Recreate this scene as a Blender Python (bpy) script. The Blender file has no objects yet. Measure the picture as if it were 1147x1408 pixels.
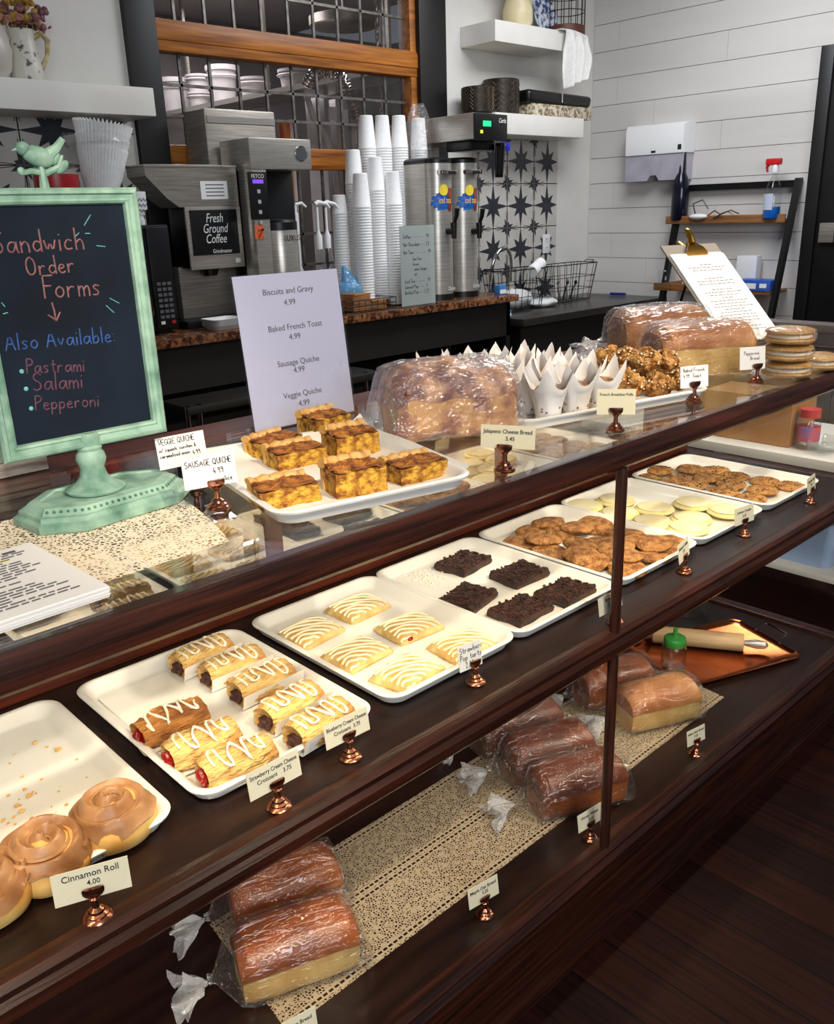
import bpy, bmesh, math, random
from mathutils import Vector, Matrix, noise
random.seed(7)
sc = bpy.context.scene
COL = sc.collection
R_ = math.radians
PI = math.pi

# ------------------------------------------------------------------ camera
CAM = Vector((-1.28108, -0.83962, 1.5))
RM = ((0.7250544567, -0.6880167890, -0.0304784002),      # camera right
      (-0.2446354660, -0.2159305516, -0.9452658281),     # camera down
      (0.6437775420, 0.6928252990, -0.3248747165))       # camera forward
FPX, CX, CY = 1200.0, 573.5, 704.0
cd = bpy.data.cameras.new('camera')
cam = bpy.data.objects.new('camera', cd); COL.objects.link(cam)
rt, dn, fw = Vector(RM[0]), Vector(RM[1]), Vector(RM[2])
cam.matrix_world = Matrix(((rt.x, -dn.x, -fw.x, CAM.x), (rt.y, -dn.y, -fw.y, CAM.y), (rt.z, -dn.z, -fw.z, CAM.z), (0, 0, 0, 1)))
cd.sensor_fit = 'HORIZONTAL'; cd.sensor_width = 36.0; cd.lens = 36.0 * FPX / 1147.0
cd.clip_start = 0.02; cd.clip_end = 60
sc.camera = cam

# ------------------------------------------------------------------ light
sc.view_settings.view_transform = 'Standard'; sc.view_settings.look = 'None'
sc.view_settings.gamma = 1.0; sc.view_settings.use_curve_mapping = False
sc.view_settings.exposure = 0.0
sc.cycles.use_denoising = True
sc.cycles.max_bounces = 8; sc.cycles.transparent_max_bounces = 24
sc.cycles.diffuse_bounces = 3; sc.cycles.glossy_bounces = 4
sc.cycles.caustics_reflective = False; sc.cycles.caustics_refractive = False
sc.cycles.sample_clamp_indirect = 4.0
w = bpy.data.worlds.new('world'); sc.world = w; w.use_nodes = True
w.node_tree.nodes['Background'].inputs[0].default_value = (0.80, 0.88, 1.0, 1)
w.node_tree.nodes['Background'].inputs[1].default_value = 0.13

def area(name, loc, aim, sx, sy, power, col=(1, 1, 1), spread=180):
    l = bpy.data.lights.new(name, 'AREA'); l.shape = 'RECTANGLE'; l.size = sx; l.size_y = sy
    l.energy = power; l.color = col; l.spread = R_(spread)
    o = bpy.data.objects.new(name, l); COL.objects.link(o); o.location = loc
    o.rotation_euler = (Vector(aim) - Vector(loc)).to_track_quat('-Z', 'Y').to_euler()
    return o
def spot(name, loc, aim, power, col, ang=60, r=.04, blend=.5):
    l = bpy.data.lights.new(name, 'SPOT'); l.energy = power; l.color = col; l.spot_size = R_(ang); l.spot_blend = blend; l.shadow_soft_size = r
    o = bpy.data.objects.new(name, l); COL.objects.link(o); o.location = loc
    o.rotation_euler = (Vector(aim) - Vector(loc)).to_track_quat('-Z', 'Y').to_euler()
    return o
WARM, COOL = (1.0, .83, .62), (.93, .96, 1.0)
area('ceiling_panel_service', (2.2, 1.35, 2.95), (2.2, 1.35, 0), 1.6, .9, 50, COOL)
area('daylight_from_shop_front', (-2.2, -3.6, 2.2), (1.2, 1.5, 1.0), 2.6, 1.8, 95, (.90, .95, 1.0))
for i, x in enumerate((-1.3, -.3, .7, 1.7)):
    spot('track_lamp', (x - .1, -1.25, 2.6), (x + .1, .30, 1.10), 120, WARM, 46)
area('case_strip_lamp', (-.35, .05, 1.058), (-.35, .30, .735), 3.0, .018, 7.5, (1.0, .80, .55))
area('lower_shelf_fill_light', (-.35, .035, .683), (-.35, .28, .25), 3.0, .018, 6.5, (1.0, .86, .68))  # added fill that brightens the loaves; no known lamp under this rail
area('kitchen_ceiling_panel', (1.9, 4.6, 2.9), (1.9, 4.6, 0), 1.4, .8, 48, (.95, .95, 1.0))

# ------------------------------------------------------------------ helpers
def pix(px, py, axis, val):
    "point where the sight line of a picture position meets the plane axis=val"
    a, b = (px - CX) / FPX, (py - CY) / FPX
    d = rt * a + dn * b + fw
    t = (val - CAM[axis]) / d[axis]
    return CAM + d * t
def atz(px, py, z): return pix(px, py, 2, z)
def aty(px, py, y): return pix(px, py, 1, y)
def atx(px, py, x): return pix(px, py, 0, x)

def lin(c):
    return tuple((v / 12.92 if v <= .04045 else ((v + .055) / 1.055) ** 2.4) for v in (x / 255 for x in c))
def mat(name, c1, c2=None, rough=.5, metal=0, scale=20, stretch=(1, 1, 1), bump=0, bscale=None, spec=.5, detail=4, lo=.35, hi=.65, coat=0, sss=0):
    m = bpy.data.materials.new(name); m.use_nodes = True; nt = m.node_tree; b = nt.nodes['Principled BSDF']
    b.inputs['Roughness'].default_value = rough; b.inputs['Metallic'].default_value = metal
    b.inputs['Specular IOR Level'].default_value = spec; b.inputs['Coat Weight'].default_value = coat
    if sss:
        b.inputs['Subsurface Weight'].default_value = sss; b.inputs['Subsurface Radius'].default_value = (.01, .006, .004); b.inputs['Subsurface Scale'].default_value = .5
    b.inputs['Base Color'].default_value = (*lin(c1), 1)
    tc = mp = None
    if c2 or bump:
        tc = nt.nodes.new('ShaderNodeTexCoord'); mp = nt.nodes.new('ShaderNodeMapping'); mp.inputs['Scale'].default_value = stretch
        nt.links.new(tc.outputs['Object'], mp.inputs[0])
    if c2:
        n = nt.nodes.new('ShaderNodeTexNoise'); n.inputs['Scale'].default_value = scale; n.inputs['Detail'].default_value = detail
        r = nt.nodes.new('ShaderNodeValToRGB'); r.color_ramp.elements[0].position = lo; r.color_ramp.elements[1].position = hi
        r.color_ramp.elements[0].color = (*lin(c1), 1); r.color_ramp.elements[1].color = (*lin(c2), 1)
        nt.links.new(mp.outputs[0], n.inputs['Vector']); nt.links.new(n.outputs['Fac'], r.inputs[0]); nt.links.new(r.outputs[0], b.inputs['Base Color'])
    if bump:
        n2 = nt.nodes.new('ShaderNodeTexNoise'); n2.inputs['Scale'].default_value = bscale or scale; n2.inputs['Detail'].default_value = 5
        bp = nt.nodes.new('ShaderNodeBump'); bp.inputs['Strength'].default_value = bump; bp.inputs['Distance'].default_value = .01
        nt.links.new(mp.outputs[0], n2.inputs['Vector']); nt.links.new(n2.outputs['Fac'], bp.inputs['Height']); nt.links.new(bp.outputs[0], b.inputs['Normal'])
    return m
def glass(name, tint=(1, 1, 1), refl=1.0, rough=0.0, veil=0.0, wrinkle=None, ior=1.45, veilcol=(.9, .9, .92)):
    "thin clear sheet: passes light straight on, mirrors by Fresnel"
    m = bpy.data.materials.new(name); m.use_nodes = True; nt = m.node_tree; nt.nodes.remove(nt.nodes['Principled BSDF'])
    out = nt.nodes['Material Output']
    tr = nt.nodes.new('ShaderNodeBsdfTransparent'); tr.inputs[0].default_value = (*tint, 1)
    gl = nt.nodes.new('ShaderNodeBsdfGlossy'); gl.inputs['Roughness'].default_value = rough; gl.inputs[0].default_value = (1, 1, 1, 1)
    fr = nt.nodes.new('ShaderNodeFresnel'); ge = nt.nodes.new('ShaderNodeNewGeometry'); e1 = nt.nodes.new('ShaderNodeMath'); e1.operation = 'MULTIPLY_ADD'; e1.inputs[1].default_value = -2; e1.inputs[2].default_value = 1
    pw_ = nt.nodes.new('ShaderNodeMath'); pw_.operation = 'POWER'; pw_.inputs[0].default_value = ior     # same reflectance on both faces of a thin sheet
    nt.links.new(ge.outputs['Backfacing'], e1.inputs[0]); nt.links.new(e1.outputs[0], pw_.inputs[1]); nt.links.new(pw_.outputs[0], fr.inputs['IOR'])
    mu = nt.nodes.new('ShaderNodeMath'); mu.operation = 'MULTIPLY'; mu.inputs[1].default_value = refl; mu.use_clamp = True
    mx = nt.nodes.new('ShaderNodeMixShader')
    nt.links.new(fr.outputs[0], mu.inputs[0])
    if wrinkle:
        ma = nt.nodes.new('ShaderNodeMath'); ma.operation = 'MINIMUM'; ma.inputs[1].default_value = .30; nt.links.new(mu.outputs[0], ma.inputs[0])
        mb_ = nt.nodes.new('ShaderNodeMath'); mb_.operation = 'ADD'; mb_.inputs[1].default_value = .035; nt.links.new(ma.outputs[0], mb_.inputs[0]); nt.links.new(mb_.outputs[0], mx.inputs[0])
    else: nt.links.new(mu.outputs[0], mx.inputs[0])
    base = tr
    if veil:
        df = nt.nodes.new('ShaderNodeBsdfDiffuse'); df.inputs[0].default_value = (*veilcol, 1)
        m2 = nt.nodes.new('ShaderNodeMixShader'); m2.inputs[0].default_value = veil
        nt.links.new(tr.outputs[0], m2.inputs[1]); nt.links.new(df.outputs[0], m2.inputs[2]); base = m2
    nt.links.new(base.outputs[0], mx.inputs[1]); nt.links.new(gl.outputs[0], mx.inputs[2]); nt.links.new(mx.outputs[0], out.inputs[0])
    if wrinkle:
        sc_, st, strength = wrinkle
        tc = nt.nodes.new('ShaderNodeTexCoord'); mp = nt.nodes.new('ShaderNodeMapping'); mp.inputs['Scale'].default_value = st
        n = nt.nodes.new('ShaderNodeTexNoise'); n.inputs['Scale'].default_value = sc_; n.inputs['Detail'].default_value = 3; n.inputs['Distortion'].default_value = .6
        bp = nt.nodes.new('ShaderNodeBump'); bp.inputs['Strength'].default_value = strength; bp.inputs['Distance'].default_value = .03
        nt.links.new(tc.outputs['Object'], mp.inputs[0]); nt.links.new(mp.outputs[0], n.inputs['Vector']); nt.links.new(n.outputs['Fac'], bp.inputs['Height'])
        nt.links.new(bp.outputs[0], gl.inputs['Normal']); nt.links.new(bp.outputs[0], fr.inputs['Normal'])
    return m

class MB:
    def __init__(s): s.bm = bmesh.new()
    def _v(s, co): return s.bm.verts.new(co)
    def box(s, c, size, rot=None, bev=0, seg=2):
        r = bmesh.ops.create_cube(s.bm, size=1); vs = r['verts']
        for v in vs: v.co = Vector((v.co.x * size[0], v.co.y * size[1], v.co.z * size[2]))
        if bev:
            es = list({e for v in vs for e in v.link_edges})
            rr = bmesh.ops.bevel(s.bm, geom=es, offset=bev, segments=seg, profile=.6, affect='EDGES')
            vs = list({v for f in rr['faces'] for v in f.verts} | {v for v in vs if v.is_valid})
        M = Matrix.Translation(Vector(c))
        if rot is not None: M = M @ (rot if isinstance(rot, Matrix) else Matrix.Rotation(rot, 4, 'Z'))
        for v in vs: v.co = M @ v.co
        return s
    def bx(s, x0, x1, y0, y1, z0, z1, bev=0):
        return s.box(((x0 + x1) / 2, (y0 + y1) / 2, (z0 + z1) / 2), (abs(x1 - x0), abs(y1 - y0), abs(z1 - z0)), None, bev)
    def loft(s, loops, cap0=True, cap1=True, closed=True):
        rows = [[s._v(p) for p in lp] for lp in loops]
        n = len(rows[0])
        for a, b in zip(rows, rows[1:]):
            for i in range(n if closed else n - 1):
                j = (i + 1) % n
                try: s.bm.faces.new((a[i], a[j], b[j], b[i]))
                except ValueError: pass
        if cap0: s.bm.faces.new(list(reversed(rows[0])))
        if cap1: s.bm.faces.new(rows[-1])
        return s
    def lathe(s, prof, n=24, c=(0, 0, 0), fn=None, M=None):
        loops = []
        for r, z in prof:
            lp = []
            for i in range(n):
                a = 2 * PI * i / n; rr = max(r, 1e-5); zz = z
                if fn: rr, zz = fn(rr, zz, a)
                p = Vector((c[0] + rr * math.cos(a), c[1] + rr * math.sin(a), c[2] + zz))
                lp.append(M @ p if M else p)
            loops.append(lp)
        return s.loft(loops)
    def tube(s, pts, r, n=6, closed=False):
        pts = [Vector(p) for p in pts]; m = len(pts); loops = []
        up = Vector((0, 0, 1)); prev = None
        for i, p in enumerate(pts):
            if closed: t = pts[(i + 1) % m] - pts[i - 1]
            else: t = pts[min(i + 1, m - 1)] - pts[max(i - 1, 0)]
            if t.length < 1e-9: t = Vector((0, 0, 1))
            t.normalize()
            if prev is None:
                u = t.cross(up)
                if u.length < .05: u = t.cross(Vector((1, 0, 0)))
            else: u = prev - t * prev.dot(t)
            if u.length < 1e-6: u = t.cross(Vector((0, 1, .3)))
            u.normalize(); prev = u; v = t.cross(u)
            rr = r[i] if isinstance(r, (list, tuple)) else r
            loops.append([p + (u * math.cos(2 * PI * k / n) + v * math.sin(2 * PI * k / n)) * rr for k in range(n)])
        if closed: loops.append(loops[0]); return s.loft(loops, False, False)
        return s.loft(loops)
    def cyl(s, a, b, r, n=16, r2=None): return s.tube([a, b], [r, r if r2 is None else r2], n)
    def ell(s, c, rad, n=14, M=None):
        prof = [(math.sin(PI * k / n), -math.cos(PI * k / n)) for k in range(n + 1)]
        loops = []
        for r, z in prof:
            lp = []
            for i in range(n + 4):
                a = 2 * PI * i / (n + 4); q = Vector((max(r, 1e-4) * math.cos(a) * rad[0], max(r, 1e-4) * math.sin(a) * rad[1], z * rad[2]))
                lp.append(Vector(c) + (M @ q if M else q))
            loops.append(lp)
        return s.loft(loops)
    def prism(s, poly, z0, z1):
        return s.loft([[Vector((p[0], p[1], z0)) for p in poly], [Vector((p[0], p[1], z1)) for p in poly]])
    def grid(s, fn, nu, nv):
        rows = [[s._v(fn(i / nu, j / nv)) for i in range(nu + 1)] for j in range(nv + 1)]
        for j in range(nv):
            for i in range(nu): s.bm.faces.new((rows[j][i], rows[j][i + 1], rows[j + 1][i + 1], rows[j + 1][i]))
        return s
    def quad(s, a, b, c, d): s.bm.faces.new([s._v(p) for p in (a, b, c, d)]); return s
    def jitter(s, amp, freq, seed=0, mask=None):
        o = Vector((seed * 7.3, seed * 3.1, seed * 1.7))
        for v in s.bm.verts:
            if mask and not mask(v.co): continue
            d = noise.noise_vector(v.co * freq + o); v.co += d * amp
        return s
    def move(s, M):
        for v in s.bm.verts: v.co = M @ v.co
        return s
    def build(s, name, m, parent=None, loc=None, rot=None, sharp=38, smooth=True):
        bmesh.ops.recalc_face_normals(s.bm, faces=s.bm.faces[:])
        me = bpy.data.meshes.new(name); s.bm.to_mesh(me); s.bm.free()
        me.materials.append(m)
        if smooth:
            me.shade_smooth(); me.set_sharp_from_angle(angle=R_(sharp))
        o = bpy.data.objects.new(name, me); COL.objects.link(o)
        if parent: o.parent = parent
        if loc is not None: o.location = loc
        if rot is not None: o.rotation_euler = rot
        return o

def tag(o, label=None, cat=None, group=None, kind=None):
    if label: o['label'] = label
    if cat: o['category'] = cat
    if group: o['group'] = group
    if kind: o['kind'] = kind
    return o
def thing(name, label, cat, loc=(0, 0, 0), rz=0, group=None):
    o = bpy.data.objects.new(name, None); COL.objects.link(o); o.location = loc; o.rotation_euler = (0, 0, rz)
    o.empty_display_size = .05
    return tag(o, label, cat, group)
KIDS = {}
def dup(root, loc, rz=None, label=None, rot=None, scale=None):
    r = root.copy(); COL.objects.link(r); r.location = loc
    if rz is not None: r.rotation_euler = (0, 0, rz)
    if rot is not None: r.rotation_euler = rot
    if scale: r.scale = scale if isinstance(scale, (tuple, list)) else (scale,) * 3
    if label: r['label'] = label
    if root.name not in KIDS: KIDS[root.name] = [(c, list(c.children)) for c in root.children]
    for ch, gs in KIDS[root.name]:
        c = ch.copy(); COL.objects.link(c); c.parent = r
        for g in gs:
            d = g.copy(); COL.objects.link(d); d.parent = c
    return r
def struct(o): o['kind'] = 'structure'; return o
def rrect(w, d, r, n=5, cx=0, cy=0, z=0):
    pts = []
    for sx, sy, a0 in ((1, 1, 0), (-1, 1, 90), (-1, -1, 180), (1, -1, 270)):
        for k in range(n + 1):
            a = R_(a0 + 90 * k / n)
            pts.append(Vector((cx + sx * (w / 2 - r) + r * math.cos(a), cy + sy * (d / 2 - r) + r * math.sin(a), z)))
    return pts
def ngon_plate(mb, poly, y0, y1):
    "extrude an XZ outline along y"
    return mb.loft([[Vector((p[0], y0, p[1])) for p in poly], [Vector((p[0], y1, p[1])) for p in poly]])

# writing: printed (built-in font) and hand-drawn strokes
def lettering(s, size, m, parent, loc, rot=(R_(90), 0, 0), align='CENTER', shear=0, name='lettering', thick=.0, sx=1.0, fit=None):
    cu = bpy.data.curves.new('t', 'FONT'); cu.body = s; cu.size = size; cu.align_x = align; cu.align_y = 'CENTER'; cu.shear = shear; cu.extrude = .0002; cu.offset = thick; cu.resolution_u = 3
    t = bpy.data.objects.new('t', cu); COL.objects.link(t)
    dg = bpy.context.evaluated_depsgraph_get()
    me = bpy.data.meshes.new_from_object(t.evaluated_get(dg)); bpy.data.objects.remove(t); bpy.data.curves.remove(cu)
    me.materials.clear(); me.materials.append(m); me.name = name
    if fit:
        ww = max(v.co.x for v in me.vertices) - min(v.co.x for v in me.vertices); sx = min(sx, fit / ww)
    if sx != 1:
        for v in me.vertices: v.co.x *= sx
    o = bpy.data.objects.new(name, me); COL.objects.link(o); o.parent = parent; o.location = loc; o.rotation_euler = rot
    return o
G = {'a': '.45,.42 .22,.5 .05,.28 .12,.04 .32,.06 .46,.45|.46,.5 .46,.12 .54,0', 'b': '.08,1 .08,0|.08,.3 .3,.5 .45,.28 .33,.02 .08,.05',
 'c': '.42,.42 .25,.5 .07,.28 .14,.04 .42,.08', 'd': '.42,.4 .2,.5 .05,.25 .2,0 .42,.15|.44,1 .44,0', 'e': '.06,.25 .42,.3 .3,.5 .12,.42 .07,.15 .22,0 .44,.08',
 'f': '.4,.92 .25,1 .17,.8 .15,0|.02,.5 .36,.5', 'g': '.42,.42 .2,.5 .06,.28 .2,.06 .42,.2|.44,.5 .42,-.2 .2,-.34 .05,-.2', 'h': '.08,1 .08,0|.08,.3 .28,.5 .42,.36 .42,0',
 'i': '.1,.5 .1,0|.1,.68 .11,.74', 'k': '.08,1 .08,0|.4,.5 .08,.22 .42,0', 'l': '.1,1 .1,0', 'm': '.06,.5 .06,0|.06,.3 .2,.5 .3,.36 .3,0|.3,.3 .45,.5 .56,.36 .56,0',
 'n': '.08,.5 .08,0|.08,.3 .26,.5 .42,.36 .42,0', 'o': '.25,.5 .08,.38 .06,.14 .24,0 .42,.14 .42,.38 .25,.5', 'p': '.08,.5 .08,-.34|.08,.36 .3,.5 .44,.26 .3,.02 .08,.1',
 'q': '.42,.42 .2,.5 .06,.28 .2,.04 .42,.16|.44,.5 .44,-.34', 'r': '.08,.5 .08,0|.08,.28 .22,.48 .38,.44', 's': '.38,.44 .2,.5 .08,.38 .34,.2 .3,.03 .06,.05',
 't': '.2,.86 .2,.05 .36,.02|.04,.55 .38,.55', 'u': '.08,.5 .08,.12 .22,0 .42,.16|.42,.5 .42,0', 'v': '.06,.5 .22,0 .4,.5', 'w': '.04,.5 .16,0 .3,.42 .42,0 .56,.5', 'z': '.06,.5 .4,.5 .06,0 .42,0',
 'S': '.5,.86 .3,1 .08,.84 .14,.58 .44,.44 .48,.14 .24,0 .04,.12', 'O': '.3,1 .08,.8 .06,.25 .28,0 .54,.22 .54,.78 .3,1', 'F': '.08,1 .08,0|.08,1 .52,1|.08,.55 .42,.55', 'A': '.02,0 .3,1 .56,0|.12,.36 .46,.36',
 'P': '.08,1 .08,0|.08,1 .46,.92 .46,.6 .08,.5', 'V': '.02,1 .26,0 .52,1', 'Q': '.3,1 .08,.8 .06,.25 .28,0 .54,.22 .54,.78 .3,1|.34,.24 .58,-.06', 'U': '.06,1 .08,.2 .28,0 .48,.2 .5,1', 'I': '.12,1 .12,0',
 'C': '.52,.86 .3,1 .08,.7 .08,.28 .3,0 .52,.14', 'H': '.08,1 .08,0|.48,1 .48,0|.08,.5 .48,.5', 'E': '.48,1 .08,1 .08,0 .48,0|.08,.52 .4,.52', 'G': '.52,.86 .3,1 .08,.7 .08,.28 .3,0 .52,.16 .52,.45 .32,.45',
 'B': '.08,0 .08,1 .4,.9 .36,.56 .08,.52|.08,.52 .46,.44 .44,.08 .08,0', 'T': '.02,1 .52,1|.27,1 .27,0', 'D': '.08,0 .08,1 .42,.84 .46,.2 .08,0',
 '4': '.34,1 .04,.36 .5,.36|.38,.6 .38,0', '9': '.42,.7 .22,.56 .08,.78 .26,1 .42,.82 .4,0', '2': '.08,.84 .26,1 .44,.8 .06,0 .48,0', '5': '.44,1 .12,1 .1,.6 .36,.6 .42,.2 .08,.02', '3': '.08,.96 .4,.84 .16,.56 .44,.3 .08,.02',
 ':': '.1,.5 .11,.46|.1,.1 .11,.06', '.': '.1,.03 .12,0', '/': '.04,-.1 .4,1', '&': '.5,0 .12,.8 .28,1 .36,.8 .06,.25 .24,0 .48,.4', '+': '.06,.35 .44,.35|.25,.55 .25,.15', ',': '.12,.05 .06,-.12', '-': '.08,.3 .4,.3', ' ': ''}
WID = {'m': .66, 'w': .66, 'i': .24, 'l': .24, '.': .26, ':': .28, ' ': .42, 'S': .62, 'O': .68, 'Q': .7, 'I': .3, 'A': .66, 'a': .58, 't': .44, 'f': .42, ',': .24}
def strokes(mb, s, size, x, z, r, ang=0, y=0, smooth=True):
    ca, sa = math.cos(ang), math.sin(ang); cx = 0
    for ch in s:
        for st in (G.get(ch) or '').split('|'):
            if not st: continue
            P = [tuple(float(q) for q in a.split(',')) for a in st.split()]
            if len(P) > 2:      # one round of corner cutting
                Q = [P[0]]
                for a, b in zip(P, P[1:]): Q += [(a[0] * .75 + b[0] * .25, a[1] * .75 + b[1] * .25), (a[0] * .25 + b[0] * .75, a[1] * .25 + b[1] * .75)]
                P = Q + [P[-1]]
            mb.tube([Vector((x + ((cx + a) * ca - b * sa) * size, y, z + ((cx + a) * sa + b * ca) * size)) for a, b in P], r, 4)
        cx += WID.get(ch, .54)
    return cx * size
# ------------------------------------------------------------------ materials
WOOD_X = mat('mahogany_along', (30, 13, 9), (66, 32, 21), .30, scale=6, stretch=(.7, 14, 14), bump=.12, bscale=14, detail=6)
WOOD_Z = mat('mahogany_upright', (34, 16, 12), (70, 38, 28), .28, scale=6, stretch=(14, 14, .7), bump=.1, bscale=14)
WOOD_DK = mat('dark_case_deck', (20, 10, 8), (42, 23, 17), .32, scale=4, stretch=(1, 7, 4), bump=.05, detail=6)
WOOD_BACK = mat('case_back_wood', (62, 22, 12), (104, 42, 24), .45, scale=6, stretch=(.7, 14, 14), bump=.1)
ORANGE = mat('oak_sash', (112, 58, 10), (206, 126, 42), .42, scale=5, stretch=(.6, 10, 10), bump=.08, lo=.3, hi=.7)
BLACKW = mat('black_painted_wood', (12, 11, 12), (20, 18, 19), .45, scale=8)
BLACKP = mat('black_plastic', (14, 14, 15), None, .35)
BLACKM = mat('black_metal', (16, 15, 15), None, .4, .3)
DARKV = mat('under_counter_dark', (11, 9, 9), (18, 15, 14), .6, scale=6)
WALLW = mat('white_wall_paint', (222, 219, 213), (230, 227, 221), .7, scale=3)
SHIP = mat('white_shiplap_paint', (210, 206, 202), (220, 216, 212), .55, scale=2, stretch=(1, .3, 3))
SHELFW = mat('white_shelf_paint', (228, 224, 216), (238, 235, 228), .45, scale=4)
CEIL = mat('ceiling_paint', (225, 224, 220), None, .8)
STEEL = mat('brushed_steel', (176, 169, 160), (206, 200, 191), .30, .62, scale=30, stretch=(.3, .3, 16), bump=.03)
STEELD = mat('dull_steel', (146, 139, 130), (176, 168, 158), .40, .6, scale=20, stretch=(.4, .4, 10))
CHROME = mat('polished_steel', (205, 203, 200), None, .08, 1)
COPPER = mat('copper', (190, 92, 48), (214, 122, 72), .2, 1, scale=6, bump=.02)
COPPERH = mat('antique_copper', (150, 96, 76), (186, 130, 108), .22, 1, scale=30)
GOLD = mat('brushed_brass', (168, 128, 52), (190, 150, 70), .28, 1, scale=20)
GRANITE = mat('granite', (62, 30, 16), (150, 100, 66), .18, scale=60, detail=8, lo=.4, hi=.62)
BLKTOP = mat('black_stone_top', (34, 31, 30), (46, 43, 41), .3, scale=40)
TRAY = mat('white_tray_plastic', (240, 238, 232), None, .28)
PAPER = mat('white_paper', (244, 243, 242), None, .7)
PARCH = mat('parchment', (244, 240, 230), (250, 247, 240), .75, scale=12)
CREAMC = mat('cream_card', (238, 230, 196), None, .7)
TINTC = mat('ivory_card', (226, 220, 196), None, .7)
WHITEC = mat('white_card', (242, 240, 236), None, .7)
INK = mat('black_ink', (26, 24, 26), None, .8)
GREYINK = mat('grey_ink', (96, 94, 98), None, .8)
YELLOW = mat('highlighter_yellow', (240, 226, 70), None, .7)
MINT = mat('distressed_mint_paint', (84, 126, 112), (152, 188, 170), .5, scale=26, detail=6, bump=.15, bscale=40, lo=.3, hi=.6)
MINTD = mat('worn_mint_edges', (52, 84, 72), (92, 140, 118), .6, scale=30)
CHALKB = mat('chalkboard_slate', (8, 17, 29), (19, 33, 50), .7, spec=.2, scale=5, detail=6)
CH_PINK = mat('pink_chalk', (118, 78, 82), (150, 104, 104), .9, scale=200)
CH_BLUE = mat('blue_chalk', (42, 74, 140), (60, 96, 166), .9, scale=200)
CH_PURP = mat('purple_chalk', (84, 52, 70), (112, 72, 92), .9, scale=200)
CH_TEAL = mat('teal_chalk', (84, 160, 160), (120, 190, 186), .9, scale=200)
GLASS = glass('case_glass', (.99, .995, .99), .45)
TOPGLASS = glass('case_top_glass', (.97, .985, .98), .85, ior=1.5)
CLEAR = glass('clear_glass', (.93, .95, .95), 1.1)
SASHGL = glass('sash_glass', (.90, .88, .88), .6)
FILM = glass('bag_film', (.985, .98, .975), 1.5, .05, .010, (24, (.6, 3.4, 2.0), .8))
FILMK = glass('gathered_film', (.93, .93, .94), 1.4, .12, .30, (40, (1, 1, 1), 1.0))
ACRYL = glass('acrylic', (.97, .97, .98), 1.2)
WHITEP = mat('white_plastic', (236, 236, 236), None, .35)
FOAM = mat('white_foam_cup', (240, 239, 238), (246, 246, 245), .6, scale=60)
BREADT = mat('bread_crust', (104, 46, 12), (172, 92, 32), .33, scale=9, detail=6)
BREADD = mat('wheat_crust', (78, 32, 10), (130, 62, 24), .33, scale=9, detail=6)
BREADL = mat('herb_crust', (150, 84, 34), (208, 148, 84), .5, scale=9, detail=6)
BREADS = mat('bread_side', (196, 150, 78), (222, 186, 116), .7, scale=14)
PASTRY = mat('baked_pastry', (172, 100, 32), (240, 202, 126), .55, scale=16, stretch=(1, 3.2, 3.2), detail=8, bump=.9, bscale=70, lo=.32, hi=.6)
PASTRYD = mat('browned_pastry', (112, 52, 16), (206, 138, 66), .5, scale=15, stretch=(1, 3.2, 3.2), detail=8, bump=.9, bscale=70, lo=.34, hi=.62)
TART = mat('pale_pastry', (202, 162, 88), (236, 208, 146), .6, scale=30, detail=5, bump=.6, bscale=70)
ICING = mat('white_icing', (250, 244, 226), None, .4)
TARTICE = mat('ivory_glaze', (250, 240, 208), None, .4)
JAM = mat('strawberry_filling', (150, 16, 12), None, .2)
BERRY = mat('blueberry_filling', (48, 20, 20), (92, 52, 40), .7, scale=60)
BROWNIE = mat('fudge_brownie', (26, 11, 7), (82, 43, 29), .42, scale=60, detail=6, bump=1.0, bscale=220)
COOKIE = mat('molasses_cookie', (142, 88, 40), (200, 144, 82), .6, scale=60, detail=8, bump=1.0, bscale=190, lo=.4, hi=.6)
COOKIEC = mat('golden_cookie', (166, 104, 44), (216, 162, 90), .6, scale=60, detail=7, bump=1.0, bscale=190, lo=.38, hi=.62)
CHIP = mat('chocolate_chip', (36, 17, 10), None, .35)
LEMON = mat('lemon_cookie', (234, 214, 128), (246, 236, 176), .5, scale=24)
LEMONI = mat('lemon_glaze', (252, 246, 214), (248, 236, 180), .3, scale=26)
QUICHE = mat('quiche_custard', (140, 76, 12), (232, 178, 60), .6, scale=75, detail=8, bump=1.0, bscale=120, lo=.36, hi=.6)
QUICHET = mat('browned_quiche_top', (98, 44, 10), (204, 128, 42), .8, scale=70, detail=8, bump=1.0, bscale=140, lo=.35, hi=.65)
CRUST = mat('pie_crust', (206, 156, 84), (234, 198, 130), .6, scale=24, bump=.2)
DOUGH = mat('cinnamon_dough', (206, 140, 58), (240, 202, 124), .6, scale=16, detail=5)
GLAZE = mat('caramel_glaze', (134, 88, 52), (192, 146, 102), .36, scale=14, detail=5)
STREUSEL = mat('streusel_muffin', (124, 72, 28), (218, 168, 104), .85, spec=.1, scale=60, detail=8, bump=1.0, bscale=160, lo=.38, hi=.62)
SUGAR = mat('sugar_crumb', (236, 220, 190), (206, 160, 100), .7, scale=60)
MUFFIN = mat('muffin_cake', (112, 70, 40), (190, 150, 106), .7, scale=40)
WRAPP = mat('tulip_paper', (238, 234, 230), (246, 243, 240), .8, scale=20, sss=0)
WHOOPIE = mat('whoopie_cake', (190, 140, 72), (216, 172, 104), .6, scale=20, bump=.2)
CREAM = mat('whipped_filling', (238, 226, 200), None, .6)
CARD = mat('brown_cardboard', (158, 112, 68), (174, 128, 82), .75, scale=5)
KRAFT = mat('kraft_napkin', (150, 98, 54), (176, 122, 74), .8, scale=14)
WEATH = mat('weathered_board', (120, 104, 92), (206, 196, 184), .75, scale=5, stretch=(2, 2, 22), detail=7)

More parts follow.
